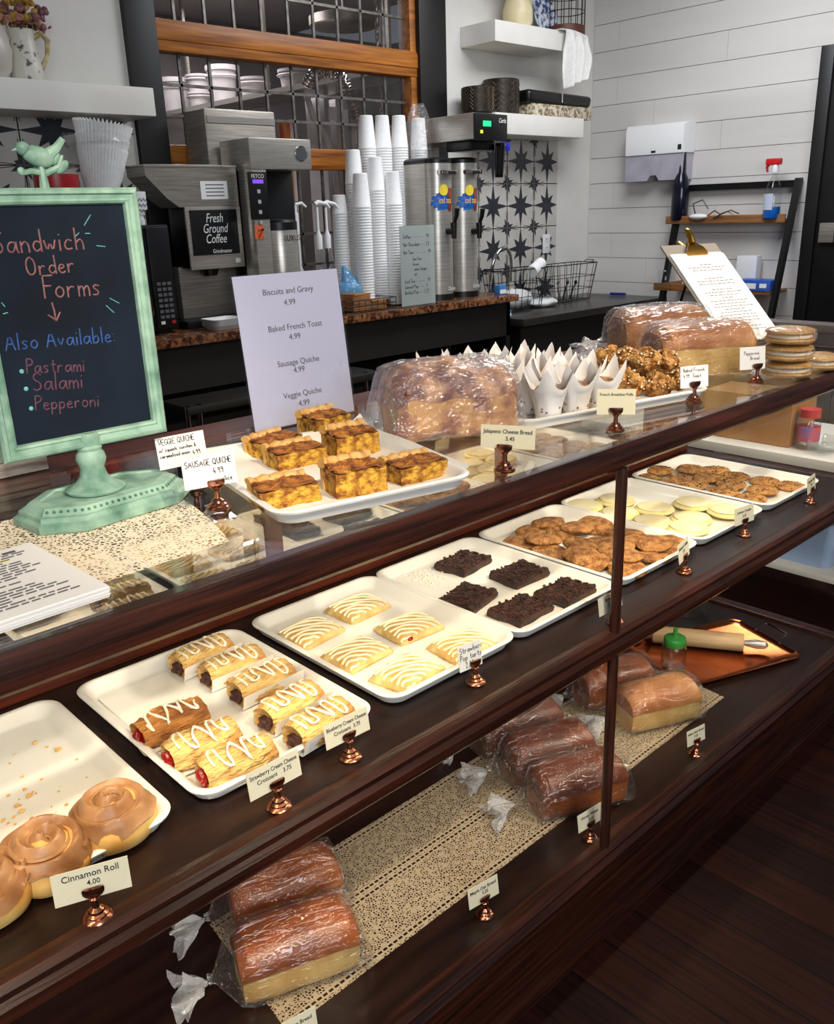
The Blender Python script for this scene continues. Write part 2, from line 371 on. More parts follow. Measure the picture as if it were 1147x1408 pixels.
# lace: real see-through openings in a cotton net
def lace_mat(name, col, vscale, edge_axis=None, lines=()):
    m = bpy.data.materials.new(name); m.use_nodes = True; nt = m.node_tree; b = nt.nodes['Principled BSDF']
    b.inputs['Base Color'].default_value = (*lin(col), 1); b.inputs['Roughness'].default_value = .85
    tc = nt.nodes.new('ShaderNodeTexCoord'); L = nt.links.new
    vo = nt.nodes.new('ShaderNodeTexVoronoi'); vo.feature = 'DISTANCE_TO_EDGE'; vo.inputs['Scale'].default_value = vscale
    no = nt.nodes.new('ShaderNodeTexNoise'); no.inputs['Scale'].default_value = vscale * .5
    L(tc.outputs['Object'], vo.inputs['Vector']); L(tc.outputs['Object'], no.inputs['Vector'])
    g1 = nt.nodes.new('ShaderNodeMath'); g1.operation = 'GREATER_THAN'; g1.inputs[1].default_value = .17; L(vo.outputs['Distance'], g1.inputs[0])
    g2 = nt.nodes.new('ShaderNodeMath'); g2.operation = 'GREATER_THAN'; g2.inputs[1].default_value = .42; L(no.outputs['Fac'], g2.inputs[0])
    mu = nt.nodes.new('ShaderNodeMath'); mu.operation = 'MULTIPLY'; L(g1.outputs[0], mu.inputs[0]); L(g2.outputs[0], mu.inputs[1])
    hole = mu.outputs[0]
    if lines:     # drawn-thread rows: dashes of open holes along x at given y
        sp = nt.nodes.new('ShaderNodeSeparateXYZ'); L(tc.outputs['Object'], sp.inputs[0])
        fx = nt.nodes.new('ShaderNodeMath'); fx.operation = 'MODULO'; fx.inputs[1].default_value = .0125
        ad = nt.nodes.new('ShaderNodeMath'); ad.operation = 'ADD'; ad.inputs[1].default_value = 10
        L(sp.outputs['X'], ad.inputs[0]); L(ad.outputs[0], fx.inputs[0])
        dg = nt.nodes.new('ShaderNodeMath'); dg.operation = 'LESS_THAN'; dg.inputs[1].default_value = .0088; L(fx.outputs[0], dg.inputs[0])
        solid = None; rows = None
        for y in lines:
            c1 = nt.nodes.new('ShaderNodeMath'); c1.operation = 'COMPARE'; c1.inputs[1].default_value = y; c1.inputs[2].default_value = .0026; L(sp.outputs['Y'], c1.inputs[0])
            c2 = nt.nodes.new('ShaderNodeMath'); c2.operation = 'COMPARE'; c2.inputs[1].default_value = y; c2.inputs[2].default_value = .0062; L(sp.outputs['Y'], c2.inputs[0])
            if rows is None: rows, solid = c1.outputs[0], c2.outputs[0]
            else:
                a = nt.nodes.new('ShaderNodeMath'); a.operation = 'MAXIMUM'; L(rows, a.inputs[0]); L(c1.outputs[0], a.inputs[1]); rows = a.outputs[0]
                a = nt.nodes.new('ShaderNodeMath'); a.operation = 'MAXIMUM'; L(solid, a.inputs[0]); L(c2.outputs[0], a.inputs[1]); solid = a.outputs[0]
        inv = nt.nodes.new('ShaderNodeMath'); inv.operation = 'SUBTRACT'; inv.inputs[0].default_value = 1; L(solid, inv.inputs[1])
        h1 = nt.nodes.new('ShaderNodeMath'); h1.operation = 'MULTIPLY'; L(hole, h1.inputs[0]); L(inv.outputs[0], h1.inputs[1])
        h2 = nt.nodes.new('ShaderNodeMath'); h2.operation = 'MULTIPLY'; L(rows, h2.inputs[0]); L(dg.outputs[0], h2.inputs[1])
        mxn = nt.nodes.new('ShaderNodeMath'); mxn.operation = 'MAXIMUM'; L(h1.outputs[0], mxn.inputs[0]); L(h2.outputs[0], mxn.inputs[1]); hole = mxn.outputs[0]
    tr = nt.nodes.new('ShaderNodeBsdfTransparent'); mx = nt.nodes.new('ShaderNodeMixShader')
    L(hole, mx.inputs[0]); L(b.outputs[0], mx.inputs[1]); L(tr.outputs[0], mx.inputs[2]); L(mx.outputs[0], nt.nodes['Material Output'].inputs[0])
    return m
LACE = lace_mat('ecru_lace', (180, 162, 134), 185, lines=(.128, .252, .268, .396))
LACE2 = lace_mat('cream_lace', (240, 228, 204), 170)

# plank floor
FLOORM = bpy.data.materials.new('dark_plank_floor'); FLOORM.use_nodes = True
nt = FLOORM.node_tree; b = nt.nodes['Principled BSDF']; L = nt.links.new
tc = nt.nodes.new('ShaderNodeTexCoord'); mp = nt.nodes.new('ShaderNodeMapping'); mp.inputs['Rotation'].default_value = (0, 0, R_(90))
br = nt.nodes.new('ShaderNodeTexBrick'); br.offset = .37; br.inputs['Scale'].default_value = 1; br.inputs['Brick Width'].default_value = 1.9; br.inputs['Row Height'].default_value = .115
br.inputs['Mortar Size'].default_value = .0025; br.inputs['Color1'].default_value = (*lin((58, 25, 16)), 1); br.inputs['Color2'].default_value = (*lin((36, 14, 9)), 1); br.inputs['Mortar'].default_value = (*lin((12, 5, 4)), 1)
no = nt.nodes.new('ShaderNodeTexNoise'); mp2 = nt.nodes.new('ShaderNodeMapping'); mp2.inputs['Scale'].default_value = (40, 1.6, 1); no.inputs['Scale'].default_value = 2.2; no.inputs['Detail'].default_value = 7
mxc = nt.nodes.new('ShaderNodeMix'); mxc.data_type = 'RGBA'; mxc.blend_type = 'MULTIPLY'; mxc.inputs[0].default_value = .75
rp = nt.nodes.new('ShaderNodeValToRGB'); rp.color_ramp.elements[0].position = .3; rp.color_ramp.elements[0].color = (.12, .10, .09, 1); rp.color_ramp.elements[1].position = .7; rp.color_ramp.elements[1].color = (1.4, 1.3, 1.2, 1)
L(tc.outputs['Object'], mp.inputs[0]); L(mp.outputs[0], br.inputs['Vector']); L(tc.outputs['Object'], mp2.inputs[0]); L(mp2.outputs[0], no.inputs['Vector']); L(no.outputs['Fac'], rp.inputs[0])
L(br.outputs['Color'], mxc.inputs[6]); L(rp.outputs[0], mxc.inputs[7]); L(mxc.outputs[2], b.inputs['Base Color']); b.inputs['Roughness'].default_value = .6; b.inputs['Specular IOR Level'].default_value = .2

# ------------------------------------------------------------------ the setting
YB, XR, ZG, ZB = 2.807, 3.743, 1.075, .9475       # back wall, right wall, granite top, black top
WX0, WX1 = .585, 2.40                            # black casing outside edges
struct(MB().bx(-4, 6, -4.5, 6.2, -.05, 0).build('floor', FLOORM))
struct(MB().bx(-4, XR + .1, -1.2, 6.2, 3.0, 3.06).build('ceiling', CEIL))
wl = MB(); wl.bx(-4, WX0, YB, YB + .12, 0, 3.0); wl.bx(WX1, XR + .12, YB, YB + .12, 0, 3.0); wl.bx(WX0, WX1, YB, YB + .12, 0, 1.05)
struct(wl.build('wall_back', WALLW))
# right wall: horizontal shiplap with dark open joints
wr = MB(); zb0 = 1.177 - .153 * 7.7; k = 0; wr.bx(XR + .012, XR + .1, .2, YB, 0, 3.0)
struct(wr.build('wall_right', mat('shiplap_backing', (60, 57, 54), None, .8)))
wp = MB(); z = 1.945 - .153 * 13 ; rows = 0
while z < 3.0:
    zz0, zz1 = max(z, 0), min(z + .1500, 3.0)
    cuts = [.2] + ([2.35, 2.806] if rows % 2 else [1.25, 2.62, 2.806]) if rows % 3 else [.2, 1.9, 2.806]
    for a, c in zip(cuts, cuts[1:]):
        if zz1 - zz0 > .02: wp.bx(XR, XR + .02, a + .0008, c - .0008, zz0, zz1)
    z += .153; rows += 1
struct(wp.build('wall_right_boards', SHIP))
# kitchen behind the leaded window
KW = mat('kitchen_wall_grey', (120, 112, 110), (136, 128, 125), .6, scale=3)
kb = MB(); kb.bx(-.5, 5, 6.0, 6.1, 0, 3.0); kb.bx(-.6, -.5, 2.95, 6.1, 0, 3.0); kb.bx(4.9, 5, 2.95, 6.1, 0, 3.0)
struct(kb.build('wall_kitchen', KW))

# leaded window with black casing and orange oak sashes
wn = thing('window_1', None, None); wn['kind'] = 'structure'
cs = MB(); cs.bx(WX0, .72, YB - .03, YB + .13, 1.05, 3.0, .004); cs.bx(2.205, WX1, YB - .03, YB + .13, 1.05, 3.0, .004)
cs.build('casing', BLACKW, wn)
sh = MB()
for z0, z1, dp in ((2.165, 2.285, .035), (1.71, 1.805, .03), (1.05, 1.12, .03), (2.75, 2.85, .03)):
    sh.bx(.66, 2.215, YB - dp + .03, YB + .075, z0, z1, .006)
sh.bx(.66, 2.215, YB - .012, YB + .05, 2.205, 2.275, .006)
sh.bx(.655, .70, YB, YB + .07, 1.05, 3, .004); sh.bx(2.165, 2.215, YB, YB + .07, 1.05, 3, .004)
sh.build('sash_frame', ORANGE, wn)
cm = MB(); yc = YB + .045
for i in range(1, 10):
    x = .70 + i * (2.165 - .70) / 10
    for z0, z1 in ((1.12, 1.71), (1.805, 2.165), (2.285, 2.75)): cm.bx(x - .006, x + .006, yc - .006, yc + .006, z0, z1)
for z0, z1, n in ((1.12, 1.71, 4), (1.805, 2.165, 3), (2.285, 2.75, 3)):
    for j in range(1, n):
        zz = z0 + (z1 - z0) * j / n; cm.bx(.70, 2.165, yc - .006, yc + .006, zz - .006, zz + .006)
cm.build('lead_grid', mat('lead_came', (96, 90, 86), (130, 124, 118), .4, .6, scale=30), wn)
MB().bx(.69, 2.175, yc - .002, yc + .002, 1.1, 2.8).build('leaded_glass', SASHGL, wn)

# star tile splashback
def star_tiles(name, x0, x1, z0, z1, s, cx, cz):
    root = thing(name, None, None); root['kind'] = 'structure'
    MB().bx(x0, x1, YB - .008, YB - .0005, z0, z1).build('tile_field', mat('pale_tile', (192, 188, 180), (204, 200, 192), .35, scale=8), root)
    dk, ln = MB(), MB()
    def star(x, z, r1, r2, n, rot=0):
        pts = []
        for k in range(2 * n):
            a = rot + PI * k / n; r = (r1 if k % 2 == 0 else r2)
            if n == 8 and k % 4 == 2: r = r1 * .66
            px_, pz_ = x + r * math.cos(a), z + r * math.sin(a)
            pts.append((min(max(px_, x0), x1), min(max(pz_, z0), z1)))
        f = [dk.bm.verts.new((p[0], YB - .0095, p[1])) for p in pts]; c_ = dk.bm.verts.new((min(max(x, x0), x1), YB - .0095, min(max(z, z0), z1)))
        for k in range(len(f)): dk.bm.faces.new((c_, f[k], f[(k + 1) % len(f)]))
    nx0, nx1 = int((x0 - cx) / s) - 1, int((x1 - cx) / s) + 1; nz0, nz1 = int((z0 - cz) / s) - 1, int((z1 - cz) / s) + 1
    for i in range(nx0, nx1 + 1):
        for j in range(nz0, nz1 + 1):
            x, z = cx + i * s, cz + j * s
            if x0 - .02 < x < x1 + .02 and z0 - .02 < z < z1 + .02: star(x, z, s * .52, s * .17, 8)
            xx, zz = x + s / 2, z + s / 2
            if x0 < xx < x1 and z0 < zz < z1: star(xx, zz, s * .24, s * .11, 8, PI / 8)
            for q in (x + s / 2,):
                if x0 < q < x1: ln.bx(q - .002, q + .002, YB - .0092, YB - .0075, z0, z1)
            if z0 < zz < z1: ln.bx(x0, x1, YB - .0092, YB - .0075, zz - .002, zz + .002)
            for dx, dz in ((.5, .14), (.14, .5)):
                for sx in (-1, 1):
                    for sz in (-1, 1):
                        a = (x + sx * s * .12, z + sz * s * .46) if dx < dz else (x + sx * s * .46, z + sz * s * .12)
                        c_ = (xx + (sx - 1) * s / 2, zz + (sz - 1) * s / 2)
                        if all(x0 < p[0] < x1 and z0 < p[1] < z1 for p in (a, c_)):
                            ln.tube([(a[0], YB - .009, a[1]), (c_[0], YB - .009, c_[1])], .0018, 4)
    dkm = mat(name + '_ink', (38, 40, 48), (52, 54, 62), .4, scale=20)
    dk.build('star_pattern', dkm, root, smooth=False); ln.build('grout_lines', mat(name + '_grout', (112, 108, 102), None, .7), root)
    return root
ta, tb = aty(766, 192, YB), aty(764, 360, YB)
star_tiles('trim_1', 2.62, ta.x, ZB - .1, 2.05, .25, aty(715, 222, YB).x, aty(715, 222, YB).z)
star_tiles('trim_2', -.9, .575, ZG, 2.0, .25, -.02, 1.84)

# dark door beyond the ladder shelf
d0, d1 = atx(1117, 300, XR), atx(1062, 432, XR)
dr = thing('door_1', None, None); dr['kind'] = 'structure'
MB().bx(XR - .05, XR + .01, .35, d0.y - .03, .75, 2.22, .006).build('door_panel', BLACKW, dr)
MB().bx(XR - .07, XR + .01, d0.y - .05, d0.y + .02, .70, 2.24, .006).build('door_casing', BLACKW, dr)
MB().bx(XR - .09, XR + .01, .35, d0.y + .06, .68, .73, .004).build('door_sill', BLACKM, dr)
hp = atx(1143, 320, XR - .06); MB().bx(XR - .075, XR - .045, hp.y - .02, hp.y + .06, hp.z - .05, hp.z + .05, .004).build('door_handle', STEELD, dr)

# ------------------------------------------------------------------ counters
gc = thing('granite_counter', 'brown granite topped service counter with black face under the coffee machines', 'counter')
GX1 = aty(710, 403, 2.245).x
MB().bx(-1.6, GX1, 2.225, YB - .01, ZG - .035, ZG, .006).build('granite_top', GRANITE, gc)
fr = MB(); fr.bx(-1.6, GX1 - .02, 2.27, 2.30, .86, ZG - .035); fr.bx(GX1 - .05, GX1 - .02, 2.27, YB - .01, 0, ZG - .035); fr.bx(-1.6, GX1 - .02, 2.74, YB - .01, 0, ZG - .035); fr.bx(-1.6, GX1 - .02, 2.30, 2.74, .30, .33)
fr.build('cabinet_body', DARKV, gc)
for x in (-.9, .1, 1.15, 1.9): MB().bx(x - .012, x + .012, 2.305, 2.735, .331, .86).build('divider', DARKV, gc)
bc = thing('black_counter', 'low black stone counter with wire baskets in the right corner', 'counter')
MB().bx(GX1 - .015, XR - .005, 2.18, YB - .01, ZB - .04, ZB, .005).build('stone_top', BLKTOP, bc)
fb = MB(); fb.bx(GX1 + .02, XR - .02, 2.23, YB - .02, 0, ZB - .04); fb.build('cabinet_body', DARKV, bc)

# ------------------------------------------------------------------ display case
Z0, ZM, ZT = .2464, .737, 1.112
CX0, CX1 = -2.3, 1.25
case = thing('display_case', 'long dark wood bakery display case with glass top and front', 'display case')
bp_ = MB(); bp_.bx(CX0, CX1 + .03, .012, .64, .0, Z0 - .02); bp_.bx(CX0, CX1 + .045, -.012, .03, .0, .035, .006); bp_.bx(CX0, CX1 + .04, -.004, .02, .035, .20, .003)
bp_.build('plinth', WOOD_X, case)
rl = MB()
rl.loft([[Vector((x, y, z)) for y, z in ((-.016, .20), (-.02, .215), (-.012, .226), (-.016, .238), (-.008, Z0), (.018, Z0 - .001), (.022, .235), (.022, .20))] for x in (CX0, CX1 + .04)])
rl.build('bottom_rail', WOOD_X, case)
MB().bx(CX0, CX1, .02, .585, Z0 - .03, Z0 - .012).build('bottom_deck', WOOD_DK, case)
rl = MB(); rl.loft([[Vector((x, y, z)) for y, z in ((-.010, .690), (-.018, .700), (-.018, .716), (-.010, .722), (-.014, .734), (-.006, .7405), (.012, .7405), (.020, .737), (.020, .690))] for x in (CX0, CX1 + .03)])
rl.build('middle_rail', WOOD_X, case)
MB().bx(CX0, CX1, .018, .585, .706, ZM).build('middle_shelf', WOOD_DK, case)
rl = MB(); rl.loft([[Vector((x, y, z)) for y, z in ((-.012, 1.064), (-.02, 1.072), (-.02, 1.098), (-.014, ZT - .002), (.008, ZT - .002), (.02, 1.10), (.02, 1.064))] for x in (CX0, CX1 + .03)])
rl.build('top_rail', WOOD_X, case)
bk = MB(); bk.bx(CX0, CX1, .59, .612, Z0 - .03, ZT - .008)
for x in (-1.75, -1.05, -.36, .34, 1.02): bk.bx(x - .018, x + .018, .578, .592, Z0, ZT - .008)
bk.bx(CX0, CX1, .574, .592, ZM, .772, .004); bk.bx(CX0, CX1, .574, .592, .785, .812, .004)
bk.build('back_panel', WOOD_BACK, case)
MIRROR = mat('old_mirror', (214, 208, 198), None, .03, 1)
for a, c in ((CX0, -1.75), (-1.75, -1.05), (-1.05, -.36), (-.36, .34), (.34, 1.02)): MB().bx(a + .018, c - .018, .584, .591, .812, ZT - .022).build('mirror_door', MIRROR, case)
MB().bx(CX0, CX1 + .03, .59, .70, 1.085, ZT, .005).build('back_ledge', WOOD_BACK, case)
def post(name, x, z0, z1, r=.0105):
    b_ = MB(); b_.lathe([(r * .9, z0), (r, z0 + .01), (r, z1 - .01), (r * .9, z1)], 14, (x, -.002, 0)); b_.build(name, WOOD_Z, case)
post('post', -.003, Z0, .692); post('post', -.003, .739, 1.066)
post('post', CX1 + .015, Z0, .692, .016); post('post', CX1 + .015, .739, 1.066, .016)
MB().bx(CX0, CX1 + .005, .0005, .0045, Z0, .70).build('front_pane', GLASS, case)
MB().bx(CX0, CX1 + .005, .0005, .0045, .738, 1.07).build('front_pane', GLASS, case)
MB().bx(CX1, CX1 + .005, .0, .59, Z0, 1.09).build('end_pane', GLASS, case)
for z0, z1 in ((1.07, ZT - .004), (.70, .738), (.2, Z0)): MB().bx(CX1 - .01, CX1 + .03, 0, .6, z0, z1, .004).build('end_rail', WOOD_X, case)
MB().bx(CX0, -.0015, -.012, .595, ZT - .0055, ZT).build('top_pane', TOPGLASS, case)
MB().bx(.0015, CX1 + .02, -.012, .595, ZT - .0055, ZT).build('top_pane', TOPGLASS, case)
# ------------------------------------------------------------------ trays in the case
def tray_mb(w, d, h=.024, r=.035):
    m = MB(); W = lambda i, z: rrect(w - 2 * i, d - 2 * i, max(r - i * .6, .008), 6, z=z)
    m.loft([W(.020, 0), W(.012, .003), W(.005, h - .006), W(.000, h - .005), W(-.001, h - .002), W(.002, h), W(.007, h), W(.011, h - .002), W(.022, .008), W(.030, .0055)])
    return m
ZS = ZM + .0008
trays = [(-1.022, 'white plastic tray with crumbs and cinnamon rolls, cut off at the left photo edge'),
         (-.672, 'white plastic tray holding drizzled cream cheese croissants'),
         (-.326, 'white plastic tray holding six glazed pop tarts'),
         (-.008, 'white plastic tray holding dark brownies'),
         (.320, 'white plastic tray heaped with brown molasses cookies'),
         (.642, 'white plastic tray holding pale yellow lemon cookies'),
         (.975, 'white plastic tray holding chocolate chip cookies, farthest along the shelf')]
t0 = None
for i, (x, lb) in enumerate(trays):
    if t0 is None:
        t0 = tray_mb(.318, .425).build('serving_tray', TRAY); tag(t0, lb, 'tray', 'white trays on the middle shelf'); t0.location = (x, .303, ZS)
    else:
        o = t0.copy(); COL.objects.link(o); o.location = (x, .303, ZS); o['label'] = lb
ZI = ZS + .006       # inside floor of a tray

# ---- cinnamon rolls
def cinnamon(seed):
    R, H = .053, .050
    root = thing('cinnamon_roll', 'x', 'cinnamon roll', group='cinnamon rolls in the first tray')
    def hgt(r, a):
        rr = r / R
        return H * (1 - .35 * rr ** 4) + .0062 * math.cos(a * 1 + rr * 15 + seed) * (1 if rr < .92 else .3)
    m = MB(); loops = [[Vector((R * .9 * math.cos(a), R * .9 * math.sin(a), 0)) for a in [2 * PI * k / 40 for k in range(40)]],
                       [Vector((R * 1.03 * math.cos(a), R * 1.03 * math.sin(a), .012)) for a in [2 * PI * k / 40 for k in range(40)]],
                       [Vector((R * 1.04 * math.cos(a), R * 1.04 * math.sin(a), .024)) for a in [2 * PI * k / 40 for k in range(40)]]]
    m.loft(loops + [[Vector((R * q * math.cos(a), R * q * math.sin(a), hgt(R * q, a) - .003)) for a in [2 * PI * k / 40 for k in range(40)]] for q in (1, .9, .7, .4, .1)])
    m.jitter(.003, 30, seed); m.build('dough', DOUGH, root)
    g = MB(); qs = [.98 - .96 * k / 16 for k in range(17)]
    rows = [[Vector((R * q * math.cos(a), R * q * math.sin(a), hgt(R * q, a) + .0028)) for a in [2 * PI * k / 48 for k in range(48)]] for q in qs]
    drip = [Vector((R * 1.055 * math.cos(a), R * 1.055 * math.sin(a), H * .74 - .008 - .008 * math.sin(a * 3 + seed) - .005 * math.sin(a * 5))) for a in [2 * PI * k / 48 for k in range(48)]]
    g.loft([drip] + rows, False, True); g.jitter(.002, 45, seed + 4); g.build('glaze', GLAZE, root)
    sp = MB(); pts = []; nn = 70
    for k in range(nn):
        t = k / nn; a = t * 4.6 * PI + seed; r = R * (.93 - .86 * t); pts.append(Vector((r * math.cos(a), r * math.sin(a), hgt(r, a) + .0032)))
    sp.tube(pts, [.0035 - .0012 * k / nn for k in range(nn)], 6); sp.build('swirl', GLAZE, root)
    return root
cr = cinnamon(1); cr.location = atz(157, 1132, ZI + .012) ; cr.location.z = ZI
cr['label'] = 'whole caramel glazed cinnamon roll in the tray corner nearest the croissants'
c2 = cinnamon(3.5); p = atz(62, 1185, ZI + .012); c2.location = (p.x, p.y, ZI); c2.rotation_euler = (0, R_(-6), 2)
c2['label'] = 'cinnamon roll with a raised centre, middle of three in the first tray'
p = atz(-20, 1235, ZI + .012); dup(cr, (p.x, p.y, ZI), 2.2, 'cinnamon roll partly cut off by the left edge of the photo')
cm_ = MB()
for k in range(90):
    x = random.uniform(-1.14, -.90); y = random.uniform(.16, .47); s = random.choice((.0012, .0016, .003)) * random.uniform(.6, 1.3)
    if random.random() < .6: y = .30 + .09 * random.gauss(0, 1); x = -1.02 + .05 * random.gauss(0, 1)
    if -1.14 < x < -.9 and .14 < y < .47: cm_.ell((x, y, ZI + s * .6), (s * 1.3, s, s * .7), 5)
tag(cm_.build('crumbs', DOUGH), 'brown pastry crumbs scattered on the cinnamon roll tray', 'crumbs', kind='stuff')

# ---- filled croissants
def croissant(seed, dark, fill, slip):
    root = thing('croissant', 'x', 'croissant')
    Lh, Wh, H = .054, .030, .043; n = 40; sect = 44
    def prof(t):       # t in -1..1 along the roll
        return (1 - .18 * abs(t) ** 2.5)
    def pt(t, a, off=0):
        k = prof(t); ca, sa = math.cos(a), math.sin(a)
        y = math.copysign(abs(ca) ** .8, ca) * (Wh * k + off); z = H * .46 + math.copysign(abs(sa) ** .75, sa) * (H * (.54 if sa > 0 else .46) * k + (off if sa > 0 else 0))
        return Vector((t * Lh, y, z))
    m = MB(); loops = []
    for i in range(n + 1):
        t = -1 + 2 * i / n; lp = []
        for j in range(sect):
            a = 2 * PI * j / sect; o = .0016 * math.sin(a * 2 + t * 4 + seed) + .0022 * (((a * 1.9 + t * 1.1 + seed) % 1.0) ** 2) + .0016 * noise.noise(Vector((t * 5 + seed, a * 3, seed)))
            lp.append(pt(t, a, o))
        loops.append(lp)
    c0 = [p.lerp(Vector((-Lh * .90, 0, H * .45)), .35) + Vector((.004, 0, 0)) for p in loops[0]]
    c1 = [p.lerp(Vector((Lh * .92, 0, H * .45)), .35) - Vector((.003, 0, 0)) for p in loops[-1]]
    m.loft([c0] + loops + [c1]); m.jitter(.0022, 45, seed); m.jitter(.0010, 160, seed)
    m.build('pastry', PASTRYD if dark else PASTRY, root)
    f = MB(); f.ell((-Lh * .97, 0, H * .40), (.0065, .015, .010), 14); f.jitter(.006, 120, seed); f.build('filling', fill, root)
    d = MB(); pts = []; nz = 11
    for k in range(nz * 4 + 1):
        u = k / (nz * 4); t = -.82 + 1.62 * u; ph = u * nz * PI * .62
        a = PI / 2 + (.75 + .25 * math.sin(k * .37 + seed * 3)) * math.sin(ph + seed + .5 * math.sin(k * .21)); pts.append(pt(t + .06 * math.sin(ph * 2 + seed), a, .0030))
    d.tube(pts, [.0020 + .0006 * math.sin(k * 1.7) for k in range(len(pts))], 6); d.build('icing_drizzle', ICING, root)
    if slip:
        s = MB(); x0, x1 = -.058, .062
        def sf(u, v):
            y = -.034 + .064 * v; z = .0006 + (.030 * max(0, (.16 - v) / .16) ** 1.2 if slip > 1 else .004 * max(0, (.16 - v) / .16))
            return Vector((x0 + (x1 - x0) * u + .004 * v, y, z + .003 * u))
        s.grid(sf, 6, 14); s.build('paper_slip', PARCH, root)
    return root
sb = croissant(.4, True, JAM, 1); sb['group'] = 'strawberry croissants'
bb = croissant(2.1, False, BERRY, 2); bb['group'] = 'blueberry croissants'
sb2 = croissant(1.3, False, JAM, 1); sb2['group'] = 'strawberry croissants'
def put(o, px, py, z, rz, lb, first, lift=.018):
    p = atz(px, py, z + lift)
    if first: o.location = (p.x, p.y, z); o.rotation_euler = (0, 0, rz); o['label'] = lb; return o
    return dup(o, (p.x, p.y, z), rz, lb)
put(sb, 235, 996, ZI, R_(-2), 'dark golden strawberry croissant at the back of the row of three', True)
put(sb2, 278, 1026, ZI, R_(-6), 'strawberry croissant with red filling, middle of the row of three', True)
put(sb2, 326, 1050, ZI, R_(-8), 'strawberry croissant with red filling nearest the front tray edge', False)
bl = ['blueberry croissant at the back corner of the croissant tray', 'blueberry croissant second from the back of the row of five', 'blueberry croissant in the middle of the row of five',
      'blueberry croissant second from the front of the row of five', 'blueberry croissant wrapped in a paper slip nearest its price card']
for i, (x, y) in enumerate(((279, 903), (321, 918), (362, 940), (400, 973), (441, 997))):
    put(bb, x, y, ZI, R_((4, -2, 0, 6, 4)[i]), bl[i], i == 0)
ps = MB(); a_ = [(-.80, .45), (-.70, .46), (-.69, .30), (-.80, .29)]
ps.grid(lambda u, v: Vector((-.805 + .125 * u, .27 + .20 * v, ZI + .0012 + .012 * max(0, v - .8))), 6, 6)
tag(ps.build('parchment_sheet', PARCH), 'empty sheet of baking parchment lying in the croissant tray', 'parchment')

# ---- pop tarts
def pop_tart(seed, jam):
    root = thing('pop_tart', 'x', 'pop tart', group='strawberry pop tarts in rows'); a, b, H = .056, .046, .016
    def hz(x, y):
        u, v = min(abs(x / a), 1), min(abs(y / b), 1)
        return .004 + (H - .004) * max(0, 1 - u ** 5) ** .6 * max(0, 1 - v ** 5) ** .6
    m = MB(); n = 22
    def top(u, v):
        x, y = (2 * u - 1) * a, (2 * v - 1) * b
        k = 1 + .02 * math.sin(40 * (u + v)); rx = 1 - .06 * (abs(2 * v - 1) ** 4); ry = 1 - .06 * (abs(2 * u - 1) ** 4)
        return Vector((x * k * rx, y * k * ry, hz(x, y)))
    m.grid(top, n, n); m.loft([[Vector((p.x, p.y, q)) for p in rrect(a * 1.93, b * 1.93, .006, 3)] for q in (0, .0045)])
    m.jitter(.0016, 60, seed); m.build('pastry', TART, root)
    g = MB(); cx, cy = -a * .75, -b * 1.25
    for k in range(9):
        r = .018 + k * .0125; pts = []
        for j in range(40):
            t = PI * (.0 + 1.0 * j / 39); x, y = cx + r * 1.1 * math.cos(t), cy + r * math.sin(t)
            if abs(x) < a * .93 and abs(y) < b * .93: pts.append(Vector((x, y + .0022 * math.sin(j * .6 + k * 2.1), hz(x, y) + .0012)))
            elif len(pts) > 3: g.tube(pts, .0023, 6); pts = []
            else: pts = []
        if len(pts) > 3: g.tube(pts, .0023, 6)
    g.build('glaze_stripes', TARTICE, root)
    if jam: j = MB(); j.ell((-.032, -.041, .008), (.007, .006, .004), 8); j.build('jam_spot', JAM, root)
    return root
pt1, pt2 = pop_tart(1, False), pop_tart(2, True)
for i, (x, y, rz, o, lb) in enumerate(((492, 834, 2, pt1, 'white striped pop tart at the far back corner of its tray'), (426, 868, 6, pt1, 'white striped pop tart at the corner nearest the croissant tray'),
    (563, 861, -4, pt2, 'striped pop tart with a red jam spot'), (490, 897, 4, pt1, 'white striped pop tart in the front row, middle of three'),
    (638, 886, -6, pt1, 'white striped pop tart beside the brownie tray corner'), (560, 923, 10, pt1, 'white striped pop tart nearest the front edge of its tray'))):
    put(o, x, y, ZI, R_(rz), lb, i in (0, 2), .008)

# ---- brownies
def brownie(seed):
    rnd = random.Random(seed); root = thing('brownie', 'x', 'brownie', group='brownies on the tray')
    m = MB(); m.loft([rrect(.104, .082, .004, 2, z=0), rrect(.106, .084, .004, 2, z=.010), rrect(.104, .082, .004, 2, z=.019), rrect(.094, .072, .004, 2, z=.022)])
    bmesh.ops.subdivide_edges(m.bm, edges=m.bm.edges[:], cuts=2, use_grid_fill=True); m.jitter(.0045, 45, seed); m.jitter(.002, 130, seed); [setattr(v.co, 'z', v.co.z * .72) for v in m.bm.verts]; m.build('cake', BROWNIE, root)
    c = MB()
    for k in range(190):
        x, y = rnd.uniform(-.050, .050), rnd.uniform(-.039, .039)
        s = rnd.uniform(.0025, .0058); c.box((x, y, .0160), (s * 2, s, s), Matrix.Rotation(rnd.uniform(0, 3), 4, 'Z') @ Matrix.Rotation(rnd.uniform(-.6, .6), 4, 'X'))
    tag(c.build('crumb_topping', BROWNIE, root), kind='stuff')
    return root
b1, b2 = brownie(1), brownie(2)
for i, (x, y, rz, o, lb) in enumerate(((637, 772, 8, b1, 'brownie at the back left of the brownie tray, beside spilled crumbs'), (714, 787, -4, b2, 'brownie at the back middle of the brownie tray'),
    (777, 812, 4, b1, 'brownie against the molasses cookie tray, partly behind the post'), (643, 820, 12, b2, 'brownie overhanging towards the pop tarts'), (716, 836, 2, b1, 'brownie nearest the front edge of its tray'))):
    put(o, x, y, ZI, R_(rz), lb, i in (0, 1), .012)
